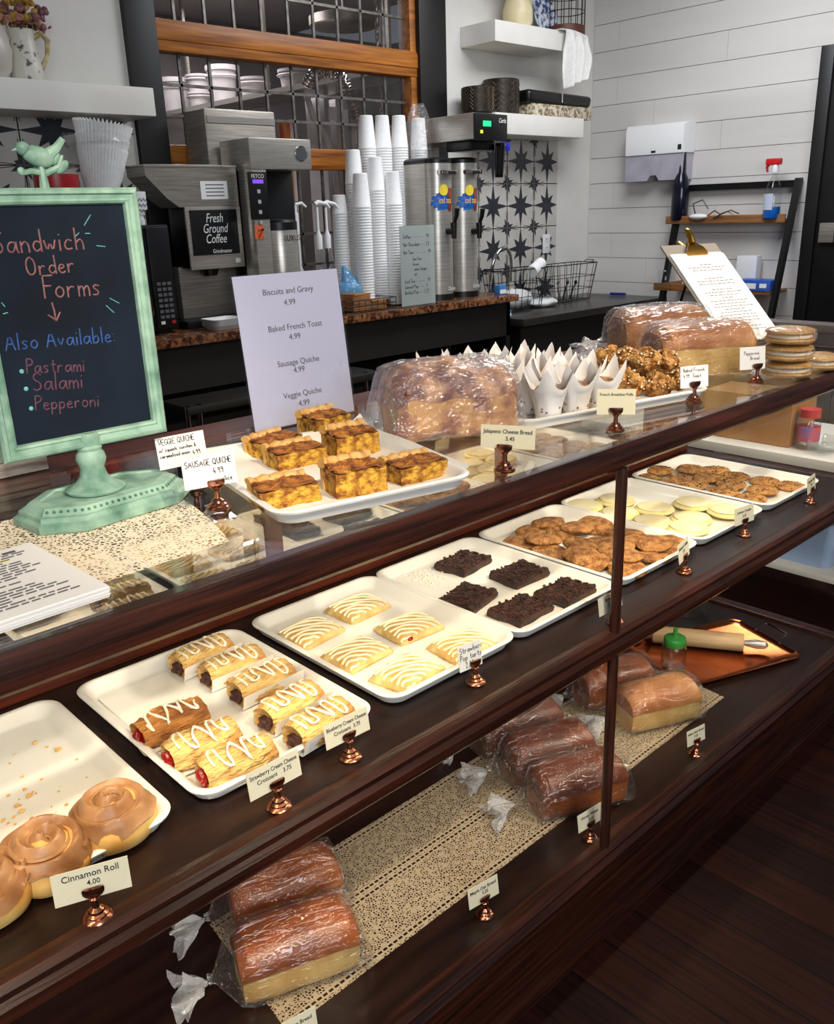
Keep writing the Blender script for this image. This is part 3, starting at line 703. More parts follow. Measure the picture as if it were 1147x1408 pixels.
sg = MB(); rnd = random.Random(4); pc = atz(578, 795, ZI)
for k in range(160):
    x, y = pc.x + rnd.gauss(0, .022), pc.y + rnd.gauss(0, .028); s = rnd.uniform(.001, .0022); sg.ell((x, y, ZI + s * .7), (s, s, s * .8), 5)
tag(sg.build('sugar_crystals', ICING), 'white sugar specks spilled on the empty corner of the brownie tray', 'sugar', kind='stuff')
bc_ = atz(705, 745, ZI)

# ---- cookies
def cookie_mb(R, H, seed, crack=.004):
    m = MB(); m.lathe([(R * .86, 0), (R * .97, H * .25), (R, H * .45), (R * .93, H * .75), (R * .75, H * .94), (R * .45, H), (R * .15, H * 1.02), (0.0005, H * 1.02)], 26)
    m.jitter(crack, 36, seed); return m
molas = []
for s in (1, 2):
    o = cookie_mb(.043, .016, s).build('molasses_cookie', COOKIE); tag(o, 'x', 'cookie', 'molasses cookies heaped on their tray'); molas.append(o)
def toZ(P4, f, ox, oy, lst): return [(ox + x / f, oy + y / f) for x, y in lst]
ml = toZ(0, 3.018, 500, 680, [(765, 118), (885, 140), (965, 135), (1095, 165), (700, 165), (822, 158), (640, 212), (745, 190), (905, 212), (770, 245), (905, 255), (985, 205), (1050, 235), (950, 285), (1075, 258), (1085, 300)]) + \
     toZ(0, 3.125, 780, 560, [(110, 512), (290, 575), (235, 548), (375, 588), (445, 595), (365, 645), (250, 640), (110, 665), (260, 695), (210, 600)])
up = {7, 8, 10, 12, 1, 19, 22, 25, 0}
for i, (x, y) in enumerate(ml):
    lift = .012 if i in up else 0
    p = atz(x, y, ZI + .008 + lift); o = molas[i % 2]
    if i > 1: o = o.copy(); COL.objects.link(o)
    p.x = min(max(p.x, .198), .445); p.y = min(max(p.y, .128), .480)
    o.location = (p.x, p.y, ZI + .001 + lift + .002 * (i % 3)); o.rotation_euler = (R_(random.uniform(-9, 9)), R_(random.uniform(-9, 9)), random.uniform(0, 6))
    o['label'] = 'brown crackled molasses cookie in the heap behind the front post'
lem = []
lroot = thing('lemon_cookie', 'pale yellow glazed lemon cookie lying among its like on the tray', 'cookie', group='lemon cookies on their tray')
cookie_mb(.052, .013, 5, .001).build('cookie', LEMON, lroot)
g = MB(); g.lathe([(.043, .0121), (.044, .0136), (.038, .0146), (.014, .0152), (.0005, .0152)], 24); g.jitter(.001, 40, 2); g.build('lemon_icing', LEMONI, lroot)
for i, (x, y) in enumerate(toZ(0, 3.125, 780, 560, [(60, 428), (210, 405), (225, 455), (375, 440), (365, 492), (540, 420), (535, 478), (690, 452), (520, 517)])):
    p = atz(x, y, ZI + .008); q = (min(max(p.x, .528), .758), min(max(p.y, .14), .468), ZI + .0005 + .004 * (i % 2))
    if i == 0: lroot.location = q
    else: dup(lroot, q, i * 1.3)
def choc(seed):
    rnd = random.Random(seed); root = thing('chocolate_chip_cookie', 'golden chocolate chip cookie overlapping its neighbours on the farthest tray', 'cookie', group='chocolate chip cookies on their tray')
    cookie_mb(.042, .012, seed, .002).build('cookie', COOKIEC, root); c = MB()
    for k in range(26):
        r, a = .036 * math.sqrt(rnd.random()), rnd.uniform(0, 6.28); c.ell((r * math.cos(a), r * math.sin(a), .0118 - .0025 * (r / .036) ** 3), (.0026, .0021, .002), 5)
    c.build('chocolate_chips', CHIP, root)['kind'] = 'stuff'; return root
ch1, ch2 = choc(1), choc(2)
for i, (x, y) in enumerate(toZ(0, 3.125, 780, 560, [(330, 302), (400, 278), (425, 322), (530, 272), (490, 308), (545, 340), (640, 268), (605, 310), (720, 293), (705, 338), (850, 315), (840, 362), (960, 335), (670, 368), (790, 388)])):
    p = atz(x, y, ZI + .008); q = Vector((min(max(p.x, .848), 1.10), min(max(p.y, .135), .48), ZI + .0005 + (.007 if i % 2 else 0)))
    o = (ch1, ch2)[i % 2]
    if i < 2: o.location = q
    else: dup(o, q, i * .9)
# ------------------------------------------------------------------ bread
def sec(y_half, h, n=26, grow=0.0):
    "loaf cross-section: straight sides, domed and slightly overhanging top"
    pts = []
    for k in range(n):
        a = 2 * PI * k / n - PI / 2; ca, sa = math.cos(a), math.sin(a)
        if sa < 0: y = math.copysign(abs(ca) ** .42, ca) * y_half * .93; z = h * .5 - abs(sa) ** .42 * h * .5
        else: y = math.copysign(abs(ca) ** .80, ca) * y_half * (.93 + .09 * min(1, sa * 2.2)); z = h * .5 + sa ** .85 * h * .5
        pts.append((y * (1 + grow / y_half), (z - h * .5) * (1 + 2 * grow / h) + h * .5 + max(grow, 0) * .4))
    return pts
def loaf_stations(L, n=14):
    out = []
    for i in range(n + 1):
        t = -1 + 2 * i / n; k = (1 - abs(t) ** 7) ** .35 if abs(t) < 1 else 0
        out.append((t * L / 2, .82 + .18 * k))
    return out
def bagged_loaf(L, W, H, crust, side, seed, label, group, tl=1.0, lump=.002, cat='bread', name='bagged_bread_loaf', tailup=.35):
    root = thing(name, label, cat, group=group)
    st = loaf_stations(L)
    m = MB(); m.loft([[Vector((x, y * k, z * k)) for y, z in sec(W / 2, H)] for x, k in st]); m.jitter(lump, 22, seed); m.build('loaf', side, root)
    c = MB(); n = 26; loops = []
    for x, k in loaf_stations(L * 1.015):
        S = sec(W / 2, H, n, .002); up = [Vector((x, y * k, z * k)) for y, z in S if z > H * .47]
        loops.append(up)
    c.loft(loops); c.jitter(lump, 22, seed); c.build('top_crust', crust, root)
    b = MB(); loops = []; nk = 84
    key = [(-L / 2 - .052, .0, 0), (-L / 2 - .040, .12, .1), (-L / 2 - .022, .52, .45), (-L / 2 - .006, .9, .9)] + [(x, k, 1) for x, k in st[1:-1]] + [(L / 2 + .006, .95, 1), (L / 2 + .018, .78, 1), (L / 2 + .028, .60, 1)]
    stations = []
    for (xa, ka, fa), (xb, kb, fb) in zip(key, key[1:]):
        for q in range(3): u = q / 3; stations.append((xa + (xb - xa) * u, ka + (kb - ka) * u, fa + (fb - fa) * u))
    stations.append(key[-1])
    for x, k, f in stations:
        S = sec(W / 2, H, nk, .0050); lp = []
        for q, (y, z) in enumerate(S):
            kk = max(k, .08); yy, zz = y * kk, z * kk
            if f < 1: zz += H * tailup * (1 - kk)
            a = 2 * PI * q / nk
            if x > L / 2: zz *= 1 - (x - L / 2) / .04; yy *= 1.02
            ny, nz = math.sin(a), -math.cos(a)
            pull = math.exp(-(x + L / 2 + .03) / (.35 * L))
            rid = 1 - abs(noise.noise(Vector((x * 9 + seed, a * 4.2 + x * 10, seed * 3.3)))) * 2.4
            rid2 = 1 - abs(noise.noise(Vector((x * 16 - seed, a * 7.5 - x * 24, seed * 1.9)))) * 2.6
            off = .0030 * max(rid, -.2) + .0018 * max(rid2, -.2) + .0022 * pull * math.sin(a * 13 + seed)
            lp.append(Vector((x, yy + ny * -0 + math.copysign(1, y) * abs(ny) * off * kk ** .3, max(zz + (off if z > H * .4 else 0) * abs(nz) ** .5, .0004))))
        loops.append(lp)
    b.loft(loops, False, True); b.jitter(.0014, 60, seed + 9)
    b.build('bag', FILM, root, sharp=180)
    t = MB(); xk, zk = -L / 2 - .052, H * tailup; loops = []
    for i in range(10):
        u = i / 9; lp = []
        for q in range(48):
            a = 2 * PI * q / 48; r = .0055 + .034 * tl * u ** .8; r *= (1 + .45 * math.sin(a * 5 + seed) * u + .30 * math.sin(a * 11) * u)
            lp.append(Vector((xk - .050 * tl * u * (1 + .25 * math.sin(a * 3 + seed)), r * math.cos(a) * .9, max(zk * (1 - .35 * u) + r * math.sin(a) * .55, .002))))
        loops.append(lp)
    t.loft(loops, False, False); t.jitter(.006, 60, seed); t.build('bag_tail', FILMK, root)
    return root
def place(o, x, y, z, rz, lift=0): o.location = (x, y, z); o.rotation_euler = (0, 0, R_(rz)); return o
ZD = Z0 - .012 + .0012   # bottom deck with runner
place(bagged_loaf(.205, .118, .112, BREADT, BREADS, 1, 'bagged white bread loaf with pale sides at the bottom edge of the photo', 'bagged loaves on the bottom shelf'), -.635, .205, ZD, -21)
place(bagged_loaf(.205, .118, .105, BREADT, BREADT, 2, 'bagged white bread loaf resting behind the front white loaf', 'bagged loaves on the bottom shelf'), -.565, .338, ZD, -20)
for i, (x, y, lb) in enumerate(((.085, .135, 'bagged honey wheat loaf nearest the front glass, beside the post'), (.128, .250, 'bagged honey wheat loaf in the middle of three'), (.165, .372, 'bagged honey wheat loaf farthest back of three'))):
    place(bagged_loaf(.205, .112, .108 + .004 * i, BREADD, BREADD if i else BREADT, 3 + i, lb, 'bagged loaves on the bottom shelf'), x, y, ZD, -25)
for i, (x, y, lb) in enumerate(((.500, .190, 'bagged herb bread loaf with tan side, nearest its card'), (.510, .330, 'bagged herb bread loaf behind the tan sided one, beside the copper tray'))):
    place(bagged_loaf(.20, .118, .108, BREADL if i == 0 else BREADT, BREADS if i == 0 else BREADT, 6 + i, lb, 'bagged loaves on the bottom shelf'), x, y, ZD, -24)
rn = MB(); ZR = Z0 - .0118
rn.grid(lambda u, v: Vector((-.722 + 1.44 * u + .03 * v, .115 + .294 * v, ZR + .0004 * math.sin(u * 60) + .0004)), 60, 8)
tag(rn.build('lace_runner', LACE), 'long ecru lace runner under the bread on the bottom shelf', 'lace runner')

# copper sheet tray and the things standing on it
ct = thing('copper_tray', 'shiny copper tray with wire handles on the bottom shelf', 'tray', (.915, .262, Z0 - .0115), R_(-21))
m = MB(); W = lambda i, z: rrect(.43 - 2 * i, .285 - 2 * i, .03, 5, z=z)
m.loft([W(.010, 0), W(.003, .008), W(0, .0125), W(.003, .013), W(.008, .009), W(.016, .003)]); m.build('pan', COPPER, ct)
for sx in (1, -1):
    h = MB(); h.tube([(sx * .205, -.05, .012), (sx * .225, -.05, .022), (sx * .245, -.04, .03), (sx * .245, .04, .03), (sx * .225, .05, .022), (sx * .205, .05, .012)], .003, 8); h.build('handle', CHROME, ct)
p = atz(926, 912, Z0 + .004)
jr = thing('mason_jar', 'glass jar with a green flip spout lid on the copper tray', 'jar', (p.x, p.y, Z0 - .007))
m = MB(); m.lathe([(.030, 0), (.034, .004), (.035, .05), (.033, .066), (.027, .074), (.027, .082), (.026, .082), (.026, .074), (.032, .064), (.034, .05), (.033, .006), (.0005, .004)], 24); m.build('glass_body', CLEAR, jr)
GRN = mat('green_plastic', (58, 150, 62), None, .35)
m = MB(); m.lathe([(.0295, .070), (.031, .072), (.031, .092), (.029, .095), (.010, .098), (.0065, .100), (.006, .122), (.0005, .124)], 24); m.build('lid', GRN, jr)
pa, pb = Vector((.855, .425, Z0 + .018)), Vector((.985, .200, Z0 + .018))
rp_ = thing('rolling_pin', 'pale wooden rolling pin lying across the copper tray', 'rolling pin', pa.lerp(pb, .5)); rp_.location.z = Z0 + .0205
d = (pb - pa); ln_ = d.length / 2; ang = math.atan2(d.y, d.x); rp_.rotation_euler = (0, 0, ang)
PINW = mat('maple_wood', (206, 166, 116), (224, 188, 140), .5, scale=6, stretch=(1, 12, 12))
m = MB(); m.tube([(-ln_, 0, 0), (-ln_ + .003, 0, 0), (ln_ - .003, 0, 0), (ln_, 0, 0)], [.024, .0265, .0265, .024], 24); m.build('barrel', PINW, rp_)
for s in (1, -1):
    m = MB(); m.tube([(s * ln_, 0, 0), (s * (ln_ + .012), 0, 0), (s * (ln_ + .035), 0, 0), (s * (ln_ + .06), 0, 0), (s * (ln_ + .068), 0, 0)], [.008, .010, .014, .012, .004], 14); m.build('handle', PINW if s < 0 else STEEL, rp_)
p = atz(1003, 872, Z0)
pc_ = thing('glass_pitcher', 'clear glass pitcher standing behind the rolling pin', 'pitcher', (1.115, .455, Z0 - .012))
m = MB(); m.lathe([(.050, 0), (.056, .006), (.060, .10), (.064, .165), (.062, .165), (.058, .10), (.053, .010), (.0005, .008)], 28); m.build('glass_body', CLEAR, pc_)
m = MB(); m.tube([(-.058, 0, .14), (-.09, 0, .135), (-.1, 0, .09), (-.09, 0, .045), (-.056, 0, .035)], .006, 8); m.build('handle', CLEAR, pc_)
bx_ = thing('carton', 'printed carton standing behind the glass pitcher on the bottom shelf', 'box', (1.12, .545, Z0 - .012), R_(4))
MB().bx(-.10, .10, -.018, .018, 0, .17, .003).build('carton_body', mat('carton_board', (206, 200, 190), None, .7), bx_)
MB().bx(-.101, .101, -.0192, .0, .10, .125).build('printed_band', mat('carton_print', (92, 84, 80), None, .7), bx_)

# ------------------------------------------------------------------ quiche tray on the glass
ZQ = ZT
qt = tray_mb(.315, .40).build('serving_tray', TRAY); tag(qt, 'white plastic tray of quiche slices on the glass top', 'tray', 'white trays on the glass top')
qt.location = (-.492, .225, ZQ); qt.rotation_euler = (0, 0, R_(-12))
def quiche(seed):
    root = thing('quiche_slice', 'x', 'quiche', group='quiche slices on the glass top tray'); w0, w1, D, H = .080, .074, .052, .041
    nx, ny = 14, 10
    m = MB()
    def sh(u, v, z): y = -D / 2 + D * v; w = w0 + (w1 - w0) * v; return Vector(((u - .5) * w, y, z))
    rings = [[sh(0, 0, z), sh(.33, -.02, z), sh(.66, -.02, z), sh(1, 0, z), sh(1, .5, z), sh(1, 1, z), sh(.66, 1, z), sh(.33, 1, z), sh(0, 1, z), sh(0, .5, z)] for z in (0, H * .3, H * .6, H - .004)]
    m.loft(rings); bmesh.ops.subdivide_edges(m.bm, edges=m.bm.edges[:], cuts=3, use_grid_fill=True); m.jitter(.0035, 70, seed); m.build('filling', QUICHE, root)
    t = MB(); t.grid(lambda u, v: sh(u * 1.02 - .01, v * .96 - .01, H - .002 + .004 * math.sin(u * 9 + v * 7 + seed) * .5 + (.003 * v)), 20, 14); t.jitter(.004, 80, seed + 2)
    t.loft([[sh(u, v, z) for u, v in ((0, 0), (1, 0), (1, .97), (0, .97))] for z in (H - .009, H - .0045)]); t.build('browned_top', QUICHET, root)
    c = MB(); pts = [Vector(((u - .5) * w1 * 1.06, D / 2 - .001 + .004 * math.sin(u * PI), H + .001 + .0022 * math.sin(u * 26 + seed))) for u in [k / 26 for k in range(27)]]
    c.tube(pts, [.0075 + .0012 * math.sin(k * 1.9) for k in range(27)], 10)
    c.loft([[Vector(((u - .5) * w1 * 1.04, D / 2 + dy, z)) for u, dy in ((0, -.002), (0, .005), (.5, .009), (1, .005), (1, -.002))] for z in (0, H)])
    c.jitter(.0012, 60, seed); c.build('crust', CRUST, root)
    return root
q1, q2 = quiche(1), quiche(2)
QL = ['quiche slice half hidden at the back left of the tray', 'quiche slice farthest back, under the menu sign', 'quiche slice in the middle row with dark browned top, left of its pair', 'quiche slice in the middle row beside the bagged bread',
      'low quiche slice nearest the sausage quiche card', 'quiche slice in the front row, middle of three', 'quiche slice at the front tray corner nearest the card for cheese bread']
for i, (x, y, rz) in enumerate(((377, 608, 14), (446, 584, 2), (406, 622, -8), (482, 608, -10), (390, 672, -14), (486, 657, -14), (570, 640, -6))):
    o = (q1, q2)[i % 2]; p = atz(x, y, ZQ + .026); s = (.95, 1, 1.1, .98, .95, 1.05, 1)[i]
    if i > 1: o = dup(o, (p.x, p.y, ZQ + .006), R_(rz), QL[i])
    else: o.location = (p.x, p.y, ZQ + .006); o.rotation_euler = (0, 0, R_(rz)); o['label'] = QL[i]
    if i in (0, 4): o.scale = (1.1, 1, .72)
qp = MB()
def qpf(u, v):
    x, y = -.135 + .30 * u, -.17 + .35 * v; z = .007 + .022 * max(0, (u - .86) / .14) ** 1.5 + .018 * max(0, (v - .88) / .12) ** 1.5
    return Vector((x, y, z + .0012 * math.sin(u * 11) * math.sin(v * 9)))
qp.grid(qpf, 20, 20); qpo = qp.build('parchment_sheet', PARCH); qpo.location = qt.location; qpo.rotation_euler = qt.rotation_euler
tag(qpo, 'crumpled baking parchment under the quiche slices', 'parchment')

jl = bagged_loaf(.225, .150, .128, mat('cheese_bread_crust', (112, 40, 18), (214, 160, 112), .45, scale=26, lo=.4, hi=.6, detail=7, bump=.4), mat('cheese_bread_side', (150, 70, 26), (226, 168, 92), .5, scale=24, lo=.4, hi=.6, detail=6, bump=.3), 11,
                 'large knobbly cheese bread in a shiny tied bag beside the quiche tray', 'bagged breads on the glass top', lump=.013, tl=.45, tailup=.22)
FILMW = glass('cloudy_bag_film', (.97, .96, .96), 1.8, .14, .10, (22, (1.0, 2.6, 1.6), 1.0), veilcol=(.92, .86, .88))
[c for c in jl.children if c.name.startswith('bag') and 'tail' not in c.name][0].data.materials[0] = FILMW
p = atz(600, 560, ZT + .05); place(jl, p.x + .022, p.y - .004, ZT + .001, -26)
# ------------------------------------------------------------------ muffin tray
mt = tray_mb(.50, .40).build('serving_tray', TRAY); tag(mt, 'white plastic tray with paper wrapped muffins on the glass top', 'tray', 'white trays on the glass top')
MR = R_(-12); ux, uy = Vector((math.cos(MR), math.sin(MR), 0)), Vector((-math.sin(MR), math.cos(MR), 0))
mc = Vector((.155, .105, 0)) + uy * .20 + ux * .005; mt.location = (mc.x, mc.y, ZT); mt.rotation_euler = (0, 0, MR)
def muffin(seed):
    root = thing('muffin', 'x', 'muffin', group='muffins in white tulip papers')
    def tip(r, z, a):
        k = max(0, (z - .03) / .06); c = (abs(math.cos(2 * a)) ** 2.6 + max(0, 1 - abs(math.sin(2 * a)) * 1.3)) / 2
        fold = 1 + .05 * k * math.cos(4 * a) + .015 * math.sin(8 * a + seed)
        return r * fold * (1 + .12 * k * c), z if z < .045 else .045 + (z - .045) * (.30 + .70 * c)
    m = MB(); rows = []
    for r, z in ((.021, 0), (.023, .004), (.0265, .025), (.030, .045), (.033, .058), (.036, .072), (.0385, .088), (.040, .104)):
        lp = []
        for i in range(48):
            a = 2 * PI * i / 48; rr, zz = tip(r, z, a); lp.append(Vector((rr * math.cos(a), rr * math.sin(a), zz)))
        rows.append(lp)
    m.loft(rows, True, False); m.jitter(.0015, 40, seed); m.build('tulip_wrapper', WRAPP, root)
    c = MB(); c.lathe([(.018, .003), (.024, .03), (.029, .045), (.029, .054), (.020, .063), (.0005, .066)], 20); c.jitter(.003, 60, seed); c.build('cake', MUFFIN, root)
    s = MB(); rnd = random.Random(seed)
    for k in range(22):
        a = rnd.uniform(0, 6.28); z = rnd.uniform(.008, .032); r = .0215 + .0055 * z / .025; s.ell((r * math.cos(a), r * math.sin(a), z), (.0022, .0022, .0018), 5)
    s.build('cake_specks', MUFFIN, root)['kind'] = 'stuff'
    return root
mf = [muffin(1), muffin(2.3)]; cnt = 0
rowname = ['front row', 'second row', 'third row', 'back row']; posname = ['left end', 'second place', 'third place', 'fourth place', 'right end']
for j in range(5):
    for i in range(4 if j else 4):
        lx, ly = -.225 + i * .068 + .014 * (j % 2), -.155 + j * .070
        if lx > .05 and j > 3: continue
        qq = mc + ux * lx + uy * ly - jl.location; ca_, sa_ = math.cos(R_(-26)), math.sin(R_(-26))
        bx_l, by_l = qq.x * ca_ + qq.y * sa_, -qq.x * sa_ + qq.y * ca_
        if abs(bx_l) < .113 + .052 and abs(by_l) < .078 + .040: continue
        q = mc + ux * lx + uy * ly; q.z = ZT + .006; rz = MR + R_(random.uniform(-20, 20) + 30)
        o = mf[cnt % 2]
        lb = 'muffin in a pointed white tulip paper standing among the others on the tray'
        if cnt > 1: o = dup(o, q, rz, lb)
        else: o.location = q; o.rotation_euler = (0, 0, rz); o['label'] = lb
        cnt += 1
def puff(seed):
    root = thing('french_toast_bite', 'crumb topped brown french toast bite heaped with others beside the muffins', 'pastry', group='french toast bites heaped on the muffin tray')
    m = MB(); bmesh.ops.create_icosphere(m.bm, subdivisions=5, radius=.029)
    for v in m.bm.verts: v.co.z *= .8
    m.jitter(.012, 30, seed); m.jitter(.006, 75, seed + 1); m.jitter(.003, 190, seed + 2); m.build('bite', STREUSEL, root)
    rnd = random.Random(seed); c = MB()
    for k in range(70):
        a, z = rnd.uniform(0, 6.28), rnd.uniform(-.1, 1); r = math.sqrt(max(0, 1 - z * z)); s = rnd.uniform(.0012, .0032)
        c.ell((.031 * r * math.cos(a), .030 * r * math.sin(a), .025 * z), (s, s * .9, s * .8), 5)
    c.build('crumb_topping', SUGAR, root)['kind'] = 'stuff'; return root
pf = [puff(1), puff(2)]
for i, (x, y, dz) in enumerate(((868, 531, .026), (905, 530, .026), (938, 522, .026), (880, 512, .03), (848, 512, .03), (918, 508, .03), (822, 498, .03), (835, 492, .055), (862, 494, .065), (890, 497, .070), (915, 497, .065), (858, 522, .05))):
    p = atz(x, y, ZT + dz); o = pf[i % 2]
    if i > 1: o = dup(o, p, i * 1.1)
    else: o.location = p

# ------------------------------------------------------------------ other loaves on the glass
ya = bagged_loaf(.235, .150, .120, BREADL, BREADS, 12, 'bagged bread loaf with pale yellow side beside the french toast bites', 'bagged breads on the glass top')
p = atz(960, 482, ZT + .055); place(ya, p.x, p.y, ZT + .001, -32)
yb = bagged_loaf(.24, .150, .128, BREADL, BREADL, 13, 'bagged brown bread loaf behind the pale sided one', 'bagged breads on the glass top')
p = atz(905, 458, ZT + .06); place(yb, p.x, p.y, ZT + .001, -30)
def whoopie():
    root = thing('whoopie_pie', 'x', 'whoopie pie', group='wrapped whoopie pies on the glass top')
    for z0 in (0, .021):
        m = MB(); m.lathe([(.046, z0), (.054, z0 + .004), (.053, z0 + .009), (.040, z0 + .013), (.0005, z0 + .0145)] if z0 else [(.040, 0), (.052, .003), (.055, .008), (.053, .012), (.0005, .0125)], 30); m.jitter(.0015, 40, 3 + z0); m.build('cake', WHOOPIE, root)
    m = MB(); m.lathe([(.046, .0115), (.050, .014), (.050, .019), (.046, .0215)], 28); m.build('cream_filling', CREAM, root)
    m = MB(); m.lathe([(.052, .001), (.058, .007), (.058, .020), (.055, .030), (.036, .0365), (.0005, .037)], 30); m.jitter(.003, 50, 6); m.build('wrap', FILM, root)
    return root
wp0 = whoopie(); p = atz(1082, 505, ZT + .02); p1 = atz(1128, 496, ZT + .02)
for i, (q, dz, lb) in enumerate(((p, 0, 'bottom whoopie pie of the stack of three'), (p, .038, 'middle whoopie pie of the stack of three'), (p, .076, 'whoopie pie on top of the stack of three'), (p1, 0, 'whoopie pie beside the stack, at the right edge of the photo'))):
    loc = (q.x + .003 * i, q.y + .002 * i, ZT + .0008 + dz)
    if i == 0: wp0.location = loc; wp0['label'] = lb
    else: dup(wp0, loc, i * .8, lb)
# ------------------------------------------------------------------ price cards in copper holders
hb = MB(); hb.lathe([(.0165, 0), (.0175, .0025), (.0150, .0050), (.0125, .0060), (.0130, .0085), (.0095, .0105), (.0088, .0135), (.0045, .0165), (.0038, .026), (.006, .029), (.0035, .031)], 26)
HBASE = hb.build('holder_base', COPPERH); hc_ = MB()
hc_.loft([[Vector((x, y, z)) for x, y in ((-.3 * w_, -.0035), (.3 * w_, -.0035), (.5 * w_, -.0012), (.3 * w_, .0006), (-.3 * w_, .0006), (-.5 * w_, -.0012))] for z, w_ in ((.029, .008), (.032, .018), (.036, .024), (.041, .025), (.043, .023))])
HCLIP = hc_.build('clip', COPPERH)
first_holder = [True]
def price_card(px, py, zp, yaw, label, lines, m=TINTC, wd=.084, h=.040, hand=False, ink=INK, dx=0, tilt=-8, loc=None, lift=.030):
    p = Vector(loc) if loc else atz(px, py, zp)
    root = thing('price_card', label, 'price card', (p.x, p.y, zp + .0006), R_(yaw), 'price cards in copper holders')
    for src in (HBASE, HCLIP):
        o = src
        if not first_holder[0]: o = src.copy(); COL.objects.link(o)
        o.parent = root
    first_holder[0] = False
    T = Matrix.Translation((dx, .0014, lift)) @ Matrix.Rotation(R_(tilt), 4, 'X')
    c = MB().box((0, 0, h / 2), (wd, .0008, h)).build('card', m, root, smooth=False); c.matrix_local = T
    if hand:
        s = MB()
        for txt, x, z, size in lines: strokes(s, txt, size, x, z,   .00056, y=-.0006)
        s.build('handwriting', ink, c, smooth=False)
    else:
        for txt, x, z, size in lines: lettering(txt, size * 1.12, ink, c, (x, -.0006, z), sx=.95, thick=.00006, fit=wd * .9)
    return root
price_card(135, 1262, ZM, -21, 'price card reading Cinnamon Roll on the shelf front', [('Cinnamon Roll', 0, .031, .0098), ('4.00', .002, .020, .008)], lift=.028)
price_card(384, 1110, ZM, 0, 'price card for strawberry cream cheese croissants', [('Strawberry Cream Cheese', 0, .030, .0078), ('Croissant    3.75', 0, .020, .0078)])
price_card(482, 1042, ZM, -2, 'price card for blueberry cream cheese croissants', [('Blueberry Cream Cheese', 0, .028, .0074), ('Croissant  3.75', 0, .018, .0074)], wd=.08, h=.038)
price_card(654, 939, ZM, -6, 'handwritten price card for strawberry pop tarts', [('Strawberry', -.022, .031, .0105), ('Pop tarts', -.022, .018, .0105), ('2.99', -.012, .004, .0105)], m=WHITEC, wd=.050, h=.046, hand=True, dx=-.008)
price_card(846, 857, ZM, 0, 'price card partly hidden by the front post, beside the brownies', [('Brownie', 0, .026, .009), ('3.25', 0, .015, .008)], wd=.075, h=.036, dx=-.014)
price_card(941, 787, ZM, 14, 'slanted price card at the corner of the molasses cookie tray', [('Molasses Cookie', 0, .030, .0085), ('2.25', 0, .019, .008)], wd=.075, h=.042, tilt=-10)
price_card(1023, 736, ZM, -8, 'price card in front of the lemon cookies', [('Lemon Cookie', 0, .030, .0085), ('2.25', 0, .019, .008)], wd=.075, h=.042)
price_card(1115, 691, ZM, 8, 'price card in front of the chocolate chip cookies', [('Chocolate Chip', 0, .030, .0085), ('2.25', 0, .019, .008)], wd=.072, h=.042)
price_card(268, 668, ZT, -4, 'handwritten white card for veggie quiche behind the other quiche card', [('VEGGIE QUICHE', -.035, .036, .0088), ('w/ squash, zucchini &', -.036, .026, .0058), ('caramelized onion', -.036, .017, .0058), ('4.99', .016, .014, .007), ('a slice', .012, .004, .0064)], m=WHITEC, wd=.078, h=.048, hand=True, dx=-.012, lift=.034)
price_card(301, 700, ZT, -14, 'handwritten white card for sausage quiche at the tray corner', [('SAUSAGE QUICHE', -.034, .030, .0086), ('4.99', .004, .017, .0085), ('a slice', .008, .005, .0075)], m=WHITEC, wd=.075, h=.044, hand=True, dx=-.006, lift=.034)
price_card(694, 648, ZT, -62, 'yellow card for jalapeno cheese bread in a tall holder on the glass', [('Jalapeno Cheese Bread', 0, .026, .0080), ('5.45', .004, .015, .008)], m=CREAMC, wd=.086, h=.036, dx=.004, lift=.036)
price_card(846, 593, ZT, -52, 'yellow card for french breakfast puffs in front of the muffins', [('French Breakfast Puffs', 0, .036, .0062)], m=CREAMC, wd=.068, h=.046, dx=0, lift=.030)
price_card(954, 553, ZT, -28, 'handwritten white card for french toast at the muffin tray end', [('Baked French', -.026, .032, .0078), ('4.99  Toast', -.026, .020, .0078)], m=WHITEC, wd=.064, h=.044, hand=True, lift=.030)
price_card(1040, 526, ZT, -30, 'handwritten white card for pepperoni bread before the whoopie pies', [('Pepperoni', -.022, .032, .0085), ('Bread', -.006, .021, .0085)], m=WHITEC, wd=.064, h=.050, hand=True, dx=-.012, lift=.030, ink=GREYINK)
price_card(1090, 502, ZT, -24, 'cream card standing in front of the stacked whoopie pies', [('Whoopie Pies', 0, .03, .008), ('3.50', 0, .02, .008)], m=CREAMC, wd=.064, h=.044, dx=.002, lift=.026)
price_card(667, 1258, Z0 - .012, -8, 'price card for maple oat bread alone beside the lace runner', [('Maple Oat Bread', 0, .030, .0085), ('5.25', .004, .020, .008)], wd=.072, h=.042)
price_card(812, 1153, Z0 - .012, -6, 'price card for honey wheat bread leaning behind the front post', [('Honey Wheat', -.004, .028, .0085), ('5.25', 0, .017, .008)], wd=.080, h=.040, dx=.004)
price_card(957, 1037, Z0 - .012, -10, 'price card for italian herb bread at the foot of the herb loaves', [('Italian Herb Bread', 0, .030, .0072), ('5.25', 0, .020, .0075)], wd=.064, h=.040)
wc = atz(412, 1440, Z0)
price_card(0, 0, Z0 - .012, -10, 'price card for white bread cut off by the bottom edge of the photo', [('White Bread', .004, .026, .0085), ('5.25', 0, .015, .008)], wd=.070, h=.040, loc=(wc.x, wc.y, 0))

